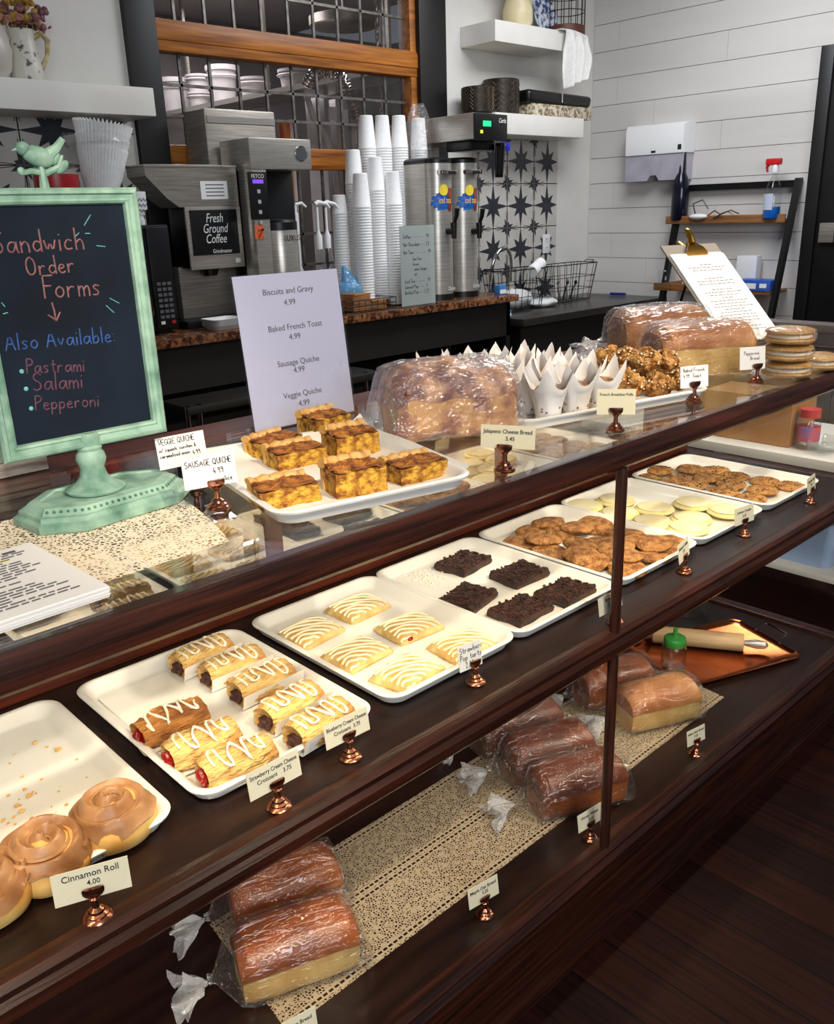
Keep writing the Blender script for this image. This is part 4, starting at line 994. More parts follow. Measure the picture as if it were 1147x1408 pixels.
# ------------------------------------------------------------------ chalkboard on a pedestal
cbY = .33
cb = thing('chalkboard_sign', 'mint green framed chalkboard on a pedestal with a bird on top', 'chalkboard', (-.808, cbY + .005, ZT + .002))
oz = ZT + .002
def L3(p): return Vector((p.x + .808, p.y - cbY - .005, p.z - oz))
x0, x1, z0, z1 = -.924 + .808, -.692 + .808, 1.206 - oz, 1.543 - oz
m = MB()
def fr_loop(ins, y): return [Vector((x0 + ins, y, z0 + ins)), Vector((x1 - ins, y, z0 + ins)), Vector((x1 - ins, y, z1 - ins)), Vector((x0 + ins, y, z1 - ins))]
m.loft([fr_loop(.004, .012), fr_loop(0, .006), fr_loop(0, -.006), fr_loop(.003, -.010), fr_loop(.007, -.0115), fr_loop(.009, -.0085), fr_loop(.014, -.0075), fr_loop(.016, -.009), fr_loop(.019, -.007), fr_loop(.021, -.001), fr_loop(.021, .012)], False, False)
m.build('frame', MINT, cb, sharp=25)
bd = MB().bx(x0 + .018, x1 - .018, -.002, .011, z0 + .018, z1 - .018).build('slate', CHALKB, cb, smooth=False)
yb_ = -.0023
def chalk(mb, txt, pa, pb, r=.0010):
    A, B = aty(*pa, cbY), aty(*pb, cbY); wdt = sum(WID.get(c, .54) for c in txt)
    ang = math.atan2(B.z - A.z, B.x - A.x); size = (B - A).length / wdt
    strokes(mb, txt, size, A.x + .808, A.z - oz, r, ang, yb_)
m = MB()
chalk(m, 'Sandwich', (-9, 350), (120, 343), .0011); chalk(m, 'Order', (38, 380), (107, 374), .0011); chalk(m, 'Forms', (61, 411), (143, 406), .0011)
for seg in (((72.5, 416), (76, 428), (78, 441)), ((67, 433), (79, 441)), ((84, 429), (79, 441))):
    m.tube([L3(aty(a, b_, cbY)).xz.to_3d().xzy + Vector((0, yb_, 0)) if False else Vector((aty(a, b_, cbY).x + .808, yb_, aty(a, b_, cbY).z - oz)) for a, b_ in seg], .0011, 4)
m.build('pink_writing', CH_PINK, bd, smooth=False)
m = MB(); chalk(m, 'Also Available:', (9, 483), (162, 470), .0010); m.build('blue_writing', CH_BLUE, bd, smooth=False)
m = MB(); chalk(m, 'Pastrami', (37, 514), (119, 511), .0010); chalk(m, 'Salami', (46, 538), (117, 534), .0010); chalk(m, 'Pepperoni', (49, 565), (139, 559), .0010)
m.build('purple_writing', CH_PURP, bd, smooth=False)
for a, b_ in ((31, 511), (37, 535), (44, 562)):
    q = aty(a, b_, cbY); mq = MB().ell((q.x + .808, yb_, q.z - oz), (.0030, .001, .0030), 8).build('bullet', CH_TEAL, bd)
for seg in (((126, 295), (117, 310)), ((125, 321), (118, 321)), ((134, 338), (146, 339)), ((152, 410), (165, 417)), ((147, 420), (158, 430)), ((3, 416), (8, 422)), ((5, 432), (12, 430)), ((110, 320), (104, 326))):
    MB().tube([Vector((aty(a, b_, cbY).x + .808, yb_, aty(a, b_, cbY).z - oz)) for a, b_ in seg], .0006, 4).build('dash', CH_TEAL, bd, smooth=False)
m = MB(); m.lathe([(.040, .030), (.041, .033), (.036, .036), (.026, .041), (.019, .050), (.016, .062), (.0185, .068), (.0205, .075), (.019, .082), (.0155, .087), (.017, .091), (.0135, .094), (.016, .10), (.0165, .106), (.013, .112)], 28)
m.build('pedestal', MINT, cb)
def oct_(w, d, c, z): return [Vector((x, y, z)) for x, y in ((w - c, -d), (w, -d + c * .8), (w, d - c * .8), (w - c, d), (-w + c, d), (-w, d - c * .8), (-w, -d + c * .8), (-w + c, -d))]
m = MB(); m.loft([oct_(.118, .072, .046, 0), oct_(.119, .073, .046, .010), oct_(.113, .067, .044, .013), oct_(.112, .066, .044, .019), oct_(.108, .062, .043, .020), oct_(.100, .055, .041, .029), oct_(.088, .044, .037, .031), oct_(.086, .042, .036, .0285)])
bs = m.build('base', MINT, cb, sharp=20); 
m = MB()
edges = [(oct_(.104, .0585, .042, .0246)[i], oct_(.104, .0585, .042, .0246)[(i + 1) % 8]) for i in (6, 7, 0, 1)]
for a, b_ in edges:
    n = max(3, int((b_ - a).length / .0085))
    for k in range(n): m.ell(a.lerp(b_, (k + .5) / n), (.0022, .0022, .0022), 6)
m.build('beading', MINTD, bs); bs.rotation_euler = (0, 0, R_(6)); bs.location = (.012, 0, 0)
# bird finial
m = MB(); bz = z1; q0 = L3(aty(55, 215, cbY)); q0.y = 0
m.ell(q0, (.020, .010, .0125), 14, Matrix.Rotation(R_(12), 3, 'Y')); m.ell(q0 + Vector((-.018, 0, .009)), (.0088, .008, .008), 12)
m.tube([q0 + Vector((-.025, 0, .008)), q0 + Vector((-.032, 0, .0065))], [.003, .0004], 8)
m.tube([q0 + Vector((.010, 0, .001)), q0 + Vector((.024, 0, .010)), q0 + Vector((.034, 0, .021))], [.008, .0055, .004], 8)
m.tube([q0 + Vector((-.026, 0, -.020)), q0 + Vector((-.012, 0, -.017)), q0 + Vector((.006, 0, -.020)), q0 + Vector((.024, 0, -.012)), q0 + Vector((.030, 0, .002))], [.003, .0038, .0045, .004, .002], 8)
m.tube([Vector((q0.x + .002, 0, bz - .002)), q0 + Vector((.002, 0, -.018)), q0 + Vector((0, 0, -.008))], [.006, .005, .003], 8)
m.ell(q0 + Vector((.028, 0, -.012)), (.011, .004, .006), 8, Matrix.Rotation(R_(-40), 3, 'Y')); m.ell(q0 + Vector((-.024, 0, -.017)), (.005, .004, .005), 8); m.ell(q0 + Vector((.020, 0, -.002)), (.010, .003, .005), 8, Matrix.Rotation(R_(-50), 3, 'Y'))
m.jitter(.0009, 150, 3); m.build('bird', MINT, cb)

# lace cloth, menus
lc = MB(); P0 = [(-1.25, .36), (-.74, .375), (-.700, .125), (-.745, .075), (-.93, .10), (-1.25, .10)]
lc.grid(lambda u, v: Vector((-1.30 + (.605 - .055 * (1 - v) ** 2 + .0 * u) * u, .085 + .315 * v - .01 * math.sin(u * 3), ZT + .0006 + .0004 * math.sin(u * 40 + v * 9))), 50, 26)
tag(lc.build('lace_cloth', LACE2), 'cream lace cloth spread under the chalkboard pedestal', 'lace cloth')
mn = thing('menu_stack', 'stack of printed paper menus on the lace at the left edge of the photo', 'menus', (-1.045, .128, ZT + .0022), R_(2))
rnd = random.Random(3); m = MB()
for k in range(9): m.box((rnd.uniform(-.0012, .0012), rnd.uniform(-.0012, .0012), .0007 + .0014 * k), (.216, .205, .00125))
m.build('sheets', PAPER, mn, smooth=False)
pl = MB()
for r_ in range(22):
    y = .085 - r_ * .0078; wl_ = rnd.choice((.03, .09, .13, .15, .15)); x = -wl_ / 2
    while x < wl_ / 2:
        ww = rnd.uniform(.006, .016); pl.box((x + ww / 2 + .004, y, .01335), (ww, .0022 if r_ else .006, .0003)); x += ww + .003
pl.build('printed_lines', GREYINK, mn, smooth=False)
MB().box((.02, .085 - 3 * .0078, .01310), (.09, .005, .0002)).build('highlight_bar', YELLOW, mn, smooth=False)
wb = thing('weathered_crate', 'small weathered plank crate behind the chalkboard pedestal', 'crate', (-.905, .645, ZT + .001))
MB().bx(-.16, .135, -.035, .035, 0, .024, .002).bx(-.16, .137, -.037, .037, .026, .052, .002).build('planks', WEATH, wb)

# acrylic menu sign
ms = thing('menu_sign', 'tall acrylic menu sign listing biscuits and quiche behind the quiche tray', 'menu sign', group=None)
BLp, BRp, TRp, TLp = aty(343, 594, .548), aty(480, 570, .548), aty(470.5, 369, .580), aty(326.5, 377, .580)
oC = (BLp + BRp) / 2; ms.location = (oC.x, .548, ZT)
bl_, br_, tr_, tl_ = [p - Vector((oC.x, .548, ZT)) for p in (BLp, BRp, TRp, TLp)]
for p in (bl_, br_): p.z = .004
xl, xr_ = (bl_.x + tl_.x) / 2, (br_.x + tr_.x) / 2; zt_ = (tl_.z + tr_.z) / 2
lean = math.atan2(.032, zt_)
def slab(mb, a, b_, z0, z1, y0, y1): return mb.bx(a, b_, y0, y1, z0, z1)
Ml = Matrix.Rotation(-lean, 4, 'X')
pp = MB().bx(xl, xr_, -.0004, .0004, .003, zt_).move(Ml).build('paper', mat('sign_paper', (208, 212, 240), None, .7), ms, smooth=False)
MB().bx(xl - .002, xr_ + .002, -.0035, -.0015, .001, zt_ + .002).bx(xl - .002, xr_ + .002, .0015, .0035, .001, zt_ + .002).move(Ml).build('acrylic_sleeve', ACRYL, ms, smooth=False)
MB().bx(xl - .002, xr_ + .002, -.004, .036, 0, .003).build('acrylic_foot', ACRYL, ms, smooth=False)
for txt, a, b_, wpx in (('Biscuits and Gravy', 403, 400, 70), ('4.99', 404, 416, 15), ('Baked French Toast', 410, 449, 71), ('4.99', 408, 463, 15), ('Sausage Quiche', 411, 497, 55), ('4.99', 411, 508, 15), ('Veggie Quiche', 414, 540, 50), ('4.99', 415, 553, 15)):
    q = aty(a, b_, .56); zz = q.z - ZT; e = aty(a + wpx / 2, b_, .56) - aty(a - wpx / 2, b_, .56); n = len(txt)
    lettering(txt, .0158, GREYINK, pp, (q.x - oC.x, -.0008 + math.tan(lean) * zz, zz), (R_(90) - lean, 0, 0), sx=1.0)

# clipboard with menus leaning on a small easel
cl = thing('clipboard', 'clipboard of printed menus held by a brass bulldog clip', 'clipboard', (1.185, .345, ZT + .002), R_(-20)); cl.scale = (1.12, 1.12, 1.12)
Mt = Matrix.Rotation(R_(-50), 4, 'X')
MB().bx(-.095, .095, .004, .008, .0, .372).move(Mt).build('board', mat('grey_board', (150, 142, 132), None, .6), cl, smooth=False)
m = MB(); rnd = random.Random(8)
for k in range(7): m.box((rnd.uniform(-.003, .003) + .004 * (k == 3), .0035 - .0008 * k, .165 + rnd.uniform(-.002, .002)), (.176, .0006, .330))
m.move(Mt).build('menu_sheets', PAPER, cl, smooth=False)
m = MB()
for r_ in range(24):
    z = .285 - r_ * .0105; wl_ = rnd.choice((.03, .06, .10, .12, .12)); x = -wl_ / 2
    if r_ in (3, 4, 8): continue
    while x < wl_ / 2: ww = rnd.uniform(.006, .014); m.box((x + ww / 2, -.0018, z), (ww, .0003, .0022)); x += ww + .003
m.move(Mt).build('printed_lines', GREYINK, cl, smooth=False)
m = MB(); m.loft([[Vector((x, y, z)) for x, y in ((-w_, -.012 * t), (w_, -.012 * t), (w_, .012 * t), (-w_, .012 * t))] for z, w_, t in ((.322, .034, .45), (.330, .034, .7), (.345, .026, 1.0), (.360, .012, .9), (.372, .010, .8))])
m.tube([(0, -.010, .362), (0, -.016, .378), (0, -.020, .395), (0, -.018, .405)], [.009, .0095, .010, .007], 10); m.tube([(-.012, .010, .362), (-.012, .016, .378), (-.012, .020, .393)], [.008, .009, .009], 10)
m.move(Mt).build('bulldog_clip', GOLD, cl)
m = MB(); m.tube([Mt @ Vector((0, .012, .33)), Vector((0, .33, .003))], .004, 8); m.build('easel_leg', BLACKM, cl); MB().bx(-.09, .09, -.012, .004, 0, .006).build('easel_ledge', BLACKM, cl)
# ------------------------------------------------------------------ back counter machines
def boxpx(mb, l, t, r, b, yf, dep, bev=.004, zb=None):
    a, c = aty(l, (t + b) / 2, yf), aty(r, (t + b) / 2, yf); tp = aty((l + r) / 2, t, yf).z; bt = zb if zb is not None else aty((l + r) / 2, b, yf).z
    mb.bx(a.x, c.x, yf, yf + dep, bt, tp, bev); return a.x, c.x, bt, tp
def local(root, *objs): pass
def at_root(name, label, cat, x, y, z, group=None):
    return thing(name, label, cat, (x, y, z), 0, group)
class LB(MB):      # builder in world coordinates, moved to its thing's base when built
    def to(s, name, m, root, **k):
        s.move(Matrix.Translation(-Vector(root.location))); return s.build(name, m, root, **k)
    def topart(s, name, m, root, part, **k):
        s.move(Matrix.Translation(-Vector(root.location))); return s.build(name, m, part, **k)

# microwave
mx1 = aty(239, 360, 2.38).x; mzt = aty(215, 309, 2.38).z
mw = at_root('microwave', 'black microwave with keypad behind the chalkboard frame', 'microwave', mx1 - .24, 2.55, ZG)
LB().bx(mx1 - .48, mx1, 2.395, 2.70, ZG + .012, mzt, .006).bx(mx1 - .46, mx1 - .40, 2.42, 2.66, ZG, ZG + .015).bx(mx1 - .08, mx1 - .02, 2.42, 2.66, ZG, ZG + .015).to('housing', BLACKP, mw)
LB().bx(mx1 - .475, mx1 - .105, 2.38, 2.396, ZG + .02, mzt - .008, .004).to('door', mat('microwave_glass', (8, 8, 9), None, .1), mw)
LB().bx(mx1 - .10, mx1 - .006, 2.382, 2.396, ZG + .02, mzt - .008, .006).to('keypad', BLACKP, mw)
k = LB()
for i in range(3):
    for j in range(7): k.bx(mx1 - .082 + i * .022, mx1 - .066 + i * .022, 2.3805, 2.383, ZG + .06 + j * .021, ZG + .072 + j * .021)
k.to('keys', mat('grey_keys', (96, 98, 104), None, .5), mw)
LB().bx(mx1 - .036, mx1 - .020, 2.380, 2.383, ZG + .038, ZG + .05).to('red_key', mat('red_key', (190, 36, 40), None, .4), mw)
LB().bx(mx1 - .083, mx1 - .066, 2.380, 2.383, ZG + .038, ZG + .05).to('white_key', WHITEP, mw)

# grinder
gy = 2.44
ga, gb_ = aty(258, 330, gy).x, aty(333, 330, gy).x
gr = at_root('coffee_grinder', 'steel coffee grinder with a black Fresh Ground Coffee panel', 'coffee grinder', (ga + gb_) / 2, gy + .15, ZG)
z_h0, z_h1 = aty(295, 284, gy).z, aty(295, 229, gy).z; xa, xb = aty(190, 232, gy + .05).x, gb_
GL2 = glass('smoky_hopper', (.62, .58, .54), 1.2, .05, .25, veilcol=(.6, .56, .52))
LB().loft([[Vector((x, y, z)) for x, y in ((a, gy), (b_, gy), (b_, gy + .15), (a, gy + .15))] for z, a, b_ in ((z_h0, ga - .02, xb), (z_h0 + .035, ga - .07, xb), (z_h1 - .035, xa, xb), (z_h1, xa, xb))], True, True).to('hopper', STEELD, gr, smooth=False)
LB().bx(xa, xb + .002, gy - .003, gy + .155, z_h1 - .004, z_h1 + .006, .002).to('hopper_lid', STEEL, gr)
zf0 = aty(300, 369, gy).z
LB().bx(ga + .01, gb_ - .004, gy + .004, gy + .15, zf0 + .004, z_h0 + .004, .006).to('housing', BLACKP, gr)
fp = LB(); fp.bx(ga, gb_, gy - .006, gy + .006, zf0, z_h0, .003); fpo = fp.to('front_plate', STEEL, gr)
pb_ = LB().bx(ga + .016, gb_ - .02, gy - .009, gy - .005, zf0 + .055, z_h0 - .012, .001).topart('black_panel', BLACKP, gr, fpo)
wt = mat('white_print', (236, 236, 234), None, .6)
cx_ = (ga + gb_) / 2 - gr.location.x - .002
for i, t in enumerate(('Fresh', 'Ground', 'Coffee')):
    lettering(t, .050, wt, gr, (cx_, gy - .0095 - gr.location.y, z_h0 - .045 - i * .040 - ZG), shear=.25, sx=.72, name='lettering')
lettering('Grindmaster', .022, wt, gr, (cx_ + .025, gy - .0095 - gr.location.y, zf0 + .068 - ZG), sx=.8)
LB().bx(gb_ - .045, gb_ - .022, gy - .010, gy - .004, zf0 + .018, zf0 + .036, .002).to('switch', WHITEP, gr)
LB().bx(aty(267, 265, gy).x + .03, aty(313, 265, gy).x, gy - .0015, gy, aty(295, 274, gy).z, aty(295, 249, gy).z).to('notice_label', PAPER, gr)
nl = LB()
for j in range(4): zz = aty(295, 269 - j * 5, gy).z; nl.bx(aty(277, 265, gy).x + .02, aty(308, 265, gy).x, gy - .002, gy - .0012, zz - .002, zz + .002)
nl.to('notice_lines', GREYINK, gr, smooth=False)
LB().bx(ga + .0, gb_, gy + .10, gy + .15, ZG + .03, zf0 + .01, .004).to('column', STEELD, gr)
LB().bx(ga - .05, gb_ + .01, gy - .02, gy + .15, ZG, ZG + .03, .006).to('base', BLACKP, gr)
LB().tube([((ga + gb_) / 2 + .0, gy + .07, zf0 + .01), ((ga + gb_) / 2, gy + .07, zf0 - .03)], [.045, .03], 16).to('chute', BLACKP, gr)

# rear steel machine
ry = 2.60
a, c = aty(284, 190, ry), aty(380, 190, ry); zt2 = aty(330, 151, ry).z
rm = at_root('steel_dispenser_box', 'tall plain steel box standing behind the coffee brewer', 'dispenser', (a.x + c.x) / 2, ry + .1, ZG)
LB().bx(a.x, c.x, ry, ry + .17, ZG, zt2, .008).to('housing', STEELD, rm)
LB().bx(a.x + .01, c.x - .004, ry - .004, ry + .002, zt2 - .055, zt2 - .03).to('seam_band', STEEL, rm)

# FETCO brewer
fy = 2.36
fx0, fx1 = aty(343, 210, fy).x, aty(428, 210, fy).x; fz1, fz0 = aty(385, 190, fy).z, aty(385, 233, fy).z
fe = at_root('coffee_brewer', 'steel coffee brewer with a slim control column and round badge', 'coffee brewer', (fx0 + fx1) / 2, fy + .2, ZG)
LB().bx(fx0, fx1, fy, fy + .22, fz0, fz1, .006).to('brew_head', STEEL, fe)
bdg = aty(414, 211, fy); LB().lathe([(.030, -.002), (.030, .002), (.026, .003), (.0005, .003)], 24, (0, 0, 0), None, Matrix.Translation((bdg.x, fy - .002, bdg.z)) @ Matrix.Rotation(R_(90), 4, 'X')).to('badge', CHROME, fe)
cxr = aty(372, 300, fy).x
LB().bx(fx0, cxr, fy + .004, fy + .10, ZG, fz0 + .004, .006).to('control_column', STEEL, fe)
LB().bx(fx0 + .02, fx1 - .004, fy + .14, fy + .21, ZG, fz0 + .004, .004).to('rear_tower', BLACKP, fe)
LB().bx(fx0, fx1, fy + .01, fy + .22, ZG, ZG + .03, .004).to('base', BLACKP, fe)
pn = LB(); e0, e1 = aty(341, 270, fy).x + .008, aty(369, 270, fy).x; pz1, pz0 = aty(355, 236, fy).z, aty(355, 302, fy).z
pno = pn.bx(e0, e1, fy, fy + .006, pz0, pz1, .003).to('control_panel', BLACKP, fe)
lettering('FETCO', .022, wt, fe, ((e0 + e1) / 2 - fe.location.x, fy - .001 - fe.location.y, pz1 - .018 - ZG), sx=.9)
def emis(name, c, s):
    m = bpy.data.materials.new(name); m.use_nodes = True; b = m.node_tree.nodes['Principled BSDF']; b.inputs['Base Color'].default_value = (*lin(c), 1)
    b.inputs['Emission Color'].default_value = (*lin(c), 1); b.inputs['Emission Strength'].default_value = s; return m
LB().bx(e0 + .02, e1 - .02, fy - .002, fy + .002, pz1 - .045, pz1 - .03).topart('violet_display', emis('violet_screen', (110, 60, 220), 1.2), fe, pno)
ic = LB()
for i in range(4): zz = pz1 - .075 - i * .040; ic.box(((e0 + e1) / 2, fy - .001, zz), (.016, .002, .016), None, .003)
ic.topart('button_icons', mat('icon_grey', (180, 180, 186), None, .5), fe, pno)
sl = aty(357, 319, fy); LB().bx(sl.x - .022, sl.x + .022, fy + .001, fy + .004, sl.z - .028, sl.z + .028).to('orange_sticker', mat('sticker_orange', (206, 84, 30), (226, 120, 70), .6, scale=60), fe)
LB().box((sl.x + .008, fy + .0005, sl.z - .004), (.008, .002, .04), Matrix.Rotation(R_(35), 4, 'Y')).box((sl.x + .010, fy + .0005, sl.z + .008), (.03, .002, .006), Matrix.Rotation(R_(-8), 4, 'Y')).to('red_mark', mat('sticker_red', (176, 24, 24), None, .6), fe)
lx = (aty(373, 345, fy).x + aty(428, 345, fy).x) / 2 + .01; lr = .082; lz1 = aty(400, 302, fy + .02).z
lu = at_root('coffee_server', 'round steel coffee server with black top marked LUXUS', 'coffee server', lx, fy + .10, ZG + .031)
LB().lathe([(lr * .96, ZG + .031), (lr, ZG + .045), (lr, lz1 - .045), (lr * .98, lz1 - .04)], 32, (lx, fy + .10, 0)).to('vessel', STEEL, lu)
LB().lathe([(lr * .99, lz1 - .042), (lr * 1.0, lz1 - .01), (lr * .9, lz1), (.02, lz1 + .004), (.0005, lz1 + .004)], 32, (lx, fy + .10, 0)).to('lid', BLACKP, lu)
lettering('LUXUS', .034, INK, lu, (.012, -lr - .001, lz1 - .075 - lu.location.z), sx=.8)

# syrup pumps
def pump_bottle(px, ptop, pbot, y, label):
    p = aty(px, ptop, y); r = .030
    o = at_root('syrup_bottle', label, 'syrup bottle', p.x, y, ZG, 'pump bottles beside the coffee server'); H = p.z - ZG
    LB().lathe([(r, ZG), (r * 1.05, ZG + .01), (r * 1.05, ZG + H * .40), (r * .8, ZG + H * .48), (r * .42, ZG + H * .54), (r * .42, ZG + H * .60)], 20, (p.x, y, 0)).to('bottle', CLEAR, o)
    LB().lathe([(r * .92, ZG + .003), (r * .92, ZG + H * .3), (.0005, ZG + H * .3)], 16, (p.x, y, 0)).to('syrup', mat('syrup_' + str(px), (196, 186, 170), None, .3), o)
    LB().lathe([(r * .50, ZG + H * .59), (r * .52, ZG + H * .70), (r * .25, ZG + H * .74), (.006, ZG + H * .76), (.006, ZG + H * .95)], 16, (p.x, y, 0)).tube([(p.x - .01, y, p.z - .012), (p.x + .01, y, p.z - .004), (p.x + .045, y - .012, p.z - .012), (p.x + .058, y - .016, p.z - .028)], [.010, .011, .007, .005], 10).to('pump', WHITEP, o)
pump_bottle(435, 277, 370, 2.36, 'clear syrup bottle with white pump nearest the coffee server'); pump_bottle(447, 277, 370, 2.40, 'clear syrup bottle with white pump, second one, nearer the cups')
for i, (px_, t_) in enumerate(((396, 284), (413, 281))):
    p = aty(px_, t_, 2.56); o = at_root('pump_dispenser', ('white pump top standing up behind the coffee server, left of its twin', 'white pump top with curved spout behind the coffee server')[i], 'pump', p.x, 2.60, ZG)
    LB().lathe([(.03, ZG), (.03, ZG + .16), (.012, ZG + .20), (.012, p.z - .04), (.006, p.z - .035), (.006, p.z)], 14, (p.x, 2.60, 0)).tube([(p.x, 2.60, p.z), (p.x + .03, 2.59, p.z + .006), (p.x + .05, 2.585, p.z - .012)], [.008, .007, .005], 8).to('pump', WHITEP, o)

# paper cups: every cup its own object, nested mouth-down in stacks
def cup_mesh(r1=.043, r0=.0305, H=.150):
    m = MB(); m.lathe([(r1, 0), (r1 + .0008, .002), (r1 + .0008, .006), (r1 - .0005, .0075), (r0 + .0015, H - .003), (r0 - .0015, H), (r0 - .003, H - .002), (.0005, H - .003)], 28); return m
CUP = cup_mesh().build('paper_cup', FOAM); CUP.location = (0, 0, -5); cup_first = [True]
SMALL = cup_mesh(.036, .027, .085).build('paper_cup', FOAM); small_first = [True]
def stack(px, top, y, n, pitch, label, zbase=None, small=False, hz=None):
    p = aty(px, top, y); H = .085 if small else .150
    z = (p.z - H) if hz is None else hz; k = 0
    while k < n:
        zz = z - k * pitch
        if zbase is not None and zz < zbase: break
        src, fl = (SMALL, small_first) if small else (CUP, cup_first)
        if fl[0]: o = src; fl[0] = False
        else: o = src.copy(); COL.objects.link(o)
        o.location = (p.x, y, zz); tag(o, label, 'paper cup', 'white cups nested in stacks'); k += 1
    return p.x, z - (k - 1) * pitch
cy_ = 2.42
stack(485, 206, 2.50, 40, .0125, 'white paper cup in the slim stack nearest the syrup pumps', ZG)
stack(495, 238, 2.38, 40, .0125, 'white paper cup in the short wide stack in front of the others', ZG)
stack(515, 216, 2.44, 40, .0125, 'white paper cup in the stack between the short stack and the tea urn', ZG)
stack(539, 236, 2.40, 40, .0125, 'white paper cup in the stack touching the tea urn', ZG)
stack(466, 268, 2.46, 40, .0125, 'small white paper cup in the lowest stack beside the pumps', ZG, True)
for i, px_ in enumerate((503, 525, 548)):
    xx, zl = stack(px_, 159, 2.60, 12, .0125, ('white paper cup in the tall bagged stack at its pump side', 'white paper cup in the middle of the tall bagged stacks', 'white paper cup in the tall bagged stack beside the tea urn')[i], ZG)
    xx2, zl2 = stack(px_, 159, 2.60, 40, .0125, ('white paper cup in the tall bagged stack at its pump side', 'white paper cup in the middle of the tall bagged stacks', 'white paper cup in the tall bagged stack beside the tea urn')[i], ZG, hz=zl - .0125)
# tea urns
ty = 2.36
def urn(fl, fr, label, top, y0, dep):
    xa_, xb_ = aty(fl, 300, y0).x, aty(fr, 300, y0).x; zt_ = aty((fl + fr) / 2, top, y0).z; w_ = xb_ - xa_; r = w_ / 2; cxu = (xa_ + xb_) / 2
    o = at_root('tea_urn', label, 'tea urn', cxu, y0 + dep / 2, ZG, 'iced tea urns')
    def stad(z, g=0):
        pts = [Vector((cxu + (r + g) * math.cos(a), y0 + r + (r + g) * math.sin(a), z)) for a in [PI + PI * k / 14 for k in range(15)]]
        pts += [Vector((cxu + (r + g) * math.cos(a), y0 + dep - r + (r + g) * math.sin(a), z)) for a in [PI * k / 14 for k in range(15)]]
        return pts
    LB().loft([stad(ZG + .03), stad(zt_ - .02)]).to('vessel', STEEL, o)
    LB().loft([stad(ZG, .004), stad(ZG + .03, .004)]).to('base', BLACKP, o)
    LB().loft([stad(zt_ - .022, .001), stad(zt_ - .006, .0015), stad(zt_, -.004), stad(zt_ + .004, -.02)]).to('lid', BLACKP, o)
    LB().bx(cxu - .05, cxu + .05, y0 - .02, y0 + .02, zt_ - .075, zt_ - .055, .004).to('handle', CHROME, o)
    ft = LB(); fz = aty((fl + fr) / 2, 312, y0).z; ft.tube([(cxu, y0 + .01, fz - .02), (cxu, y0 - .045, fz - .02)], .016, 12); ft.tube([(cxu, y0 - .040, fz + .02), (cxu, y0 - .042, fz - .055)], [.017, .012], 12); ft.tube([(cxu, y0 - .04, fz + .01), (cxu, y0 - .06, fz + .05), (cxu, y0 - .066, fz + .085)], [.008, .011, .013], 10)
    ft.to('spigot', BLACKP, o)
    sz = aty((fl + fr) / 2, 272, y0).z
    def onurn(u, z, g=.001):          # wrap the sticker around the curved front
        a = -PI / 2 + u / r; return Vector((cxu + (r + g) * math.cos(a), y0 + r + (r + g) * math.sin(a), z))
    s = LB()
    for j_, (ua, ub) in enumerate(((-.055, .03), (-.075, .045), (-.088, .05), (-.070, .052), (-.080, .048), (-.060, .05), (-.045, .055))): s.grid(lambda u, v: onurn(ua + (ub - ua) * u, sz - .052 + .0125 * j_ + .0165 * v + .014 * (u - .5), .0010 + .0001 * j_), 10, 2)
    s.to('blue_sticker', mat('sticker_blue_' + str(fl), (28, 120, 200), (14, 70, 170), .4, scale=14, stretch=(1, 1, 5)), o)
    g_ = LB(); g_.grid(lambda u, v: onurn(.004 + .040 * u * (.6 + .4 * v), sz - .060 + .105 * v, .0022), 8, 8); so = g_.to('tea_glass_picture', mat('tea_brown_' + str(fl), (104, 40, 14), (150, 70, 26), .4, scale=30), o)
    y_ = LB(); y_.loft([[onurn(-.022 + .024 * math.cos(a) * k_, sz + .036 + .026 * math.sin(a) * k_, .003) for a in [2 * PI * q / 16 for q in range(16)]] for k_ in (1, .1)], False, True); y_.to('lemon_picture', mat('lemon_yellow_' + str(fl), (240, 214, 60), None, .4), o)
    lettering('iced tea', .042, mat('iced_print_' + str(fl), (255, 206, 80), None, .5), o, (-.022 + cxu - o.location.x, y0 - .0045 - o.location.y, sz - .012 - ZG), sx=.62)
    lettering('Curtis', .028, wt, o, (.016 + cxu - o.location.x, y0 - .003 - o.location.y, ZG + .055 - ZG), shear=.3, sx=.7)
    return xa_, xb_, zt_
u1 = urn(600, 631, 'steel iced tea urn nearest the cups, its long side showing', 217, 2.34, .36)
u2 = urn(635.5, 665.5, 'second steel iced tea urn beside the star tiles', 217, 2.34, .36)
p = aty(575, 160, 2.60)
xs, zl = stack(575, 160, 2.55, 6, .0125, 'white paper cup in the bagged stack standing on the tea urn lid', u1[2] + .005, hz=u1[2] + .0055 + .0125 * 3)
bgm = LB()
def bagstack(name, label, px_, ptop, y, zb, r):
    p = aty(px_, ptop, y); o = at_root(name, label, 'plastic bag', p.x, y, zb)
    b = LB(); b.lathe([(r, zb), (r * 1.02, zb + .06), (r * .95, p.z - .06), (r * .75, p.z - .03), (r * .55, p.z)], 24, (p.x, y, 0)); b.jitter(.006, 25, 3); b.to('film', FILM, o); return o
bagstack('cup_sleeve', 'clear twisted sleeve over the cups on the tea urn lid', 575, 143, 2.55, u1[2] + .006, .056)

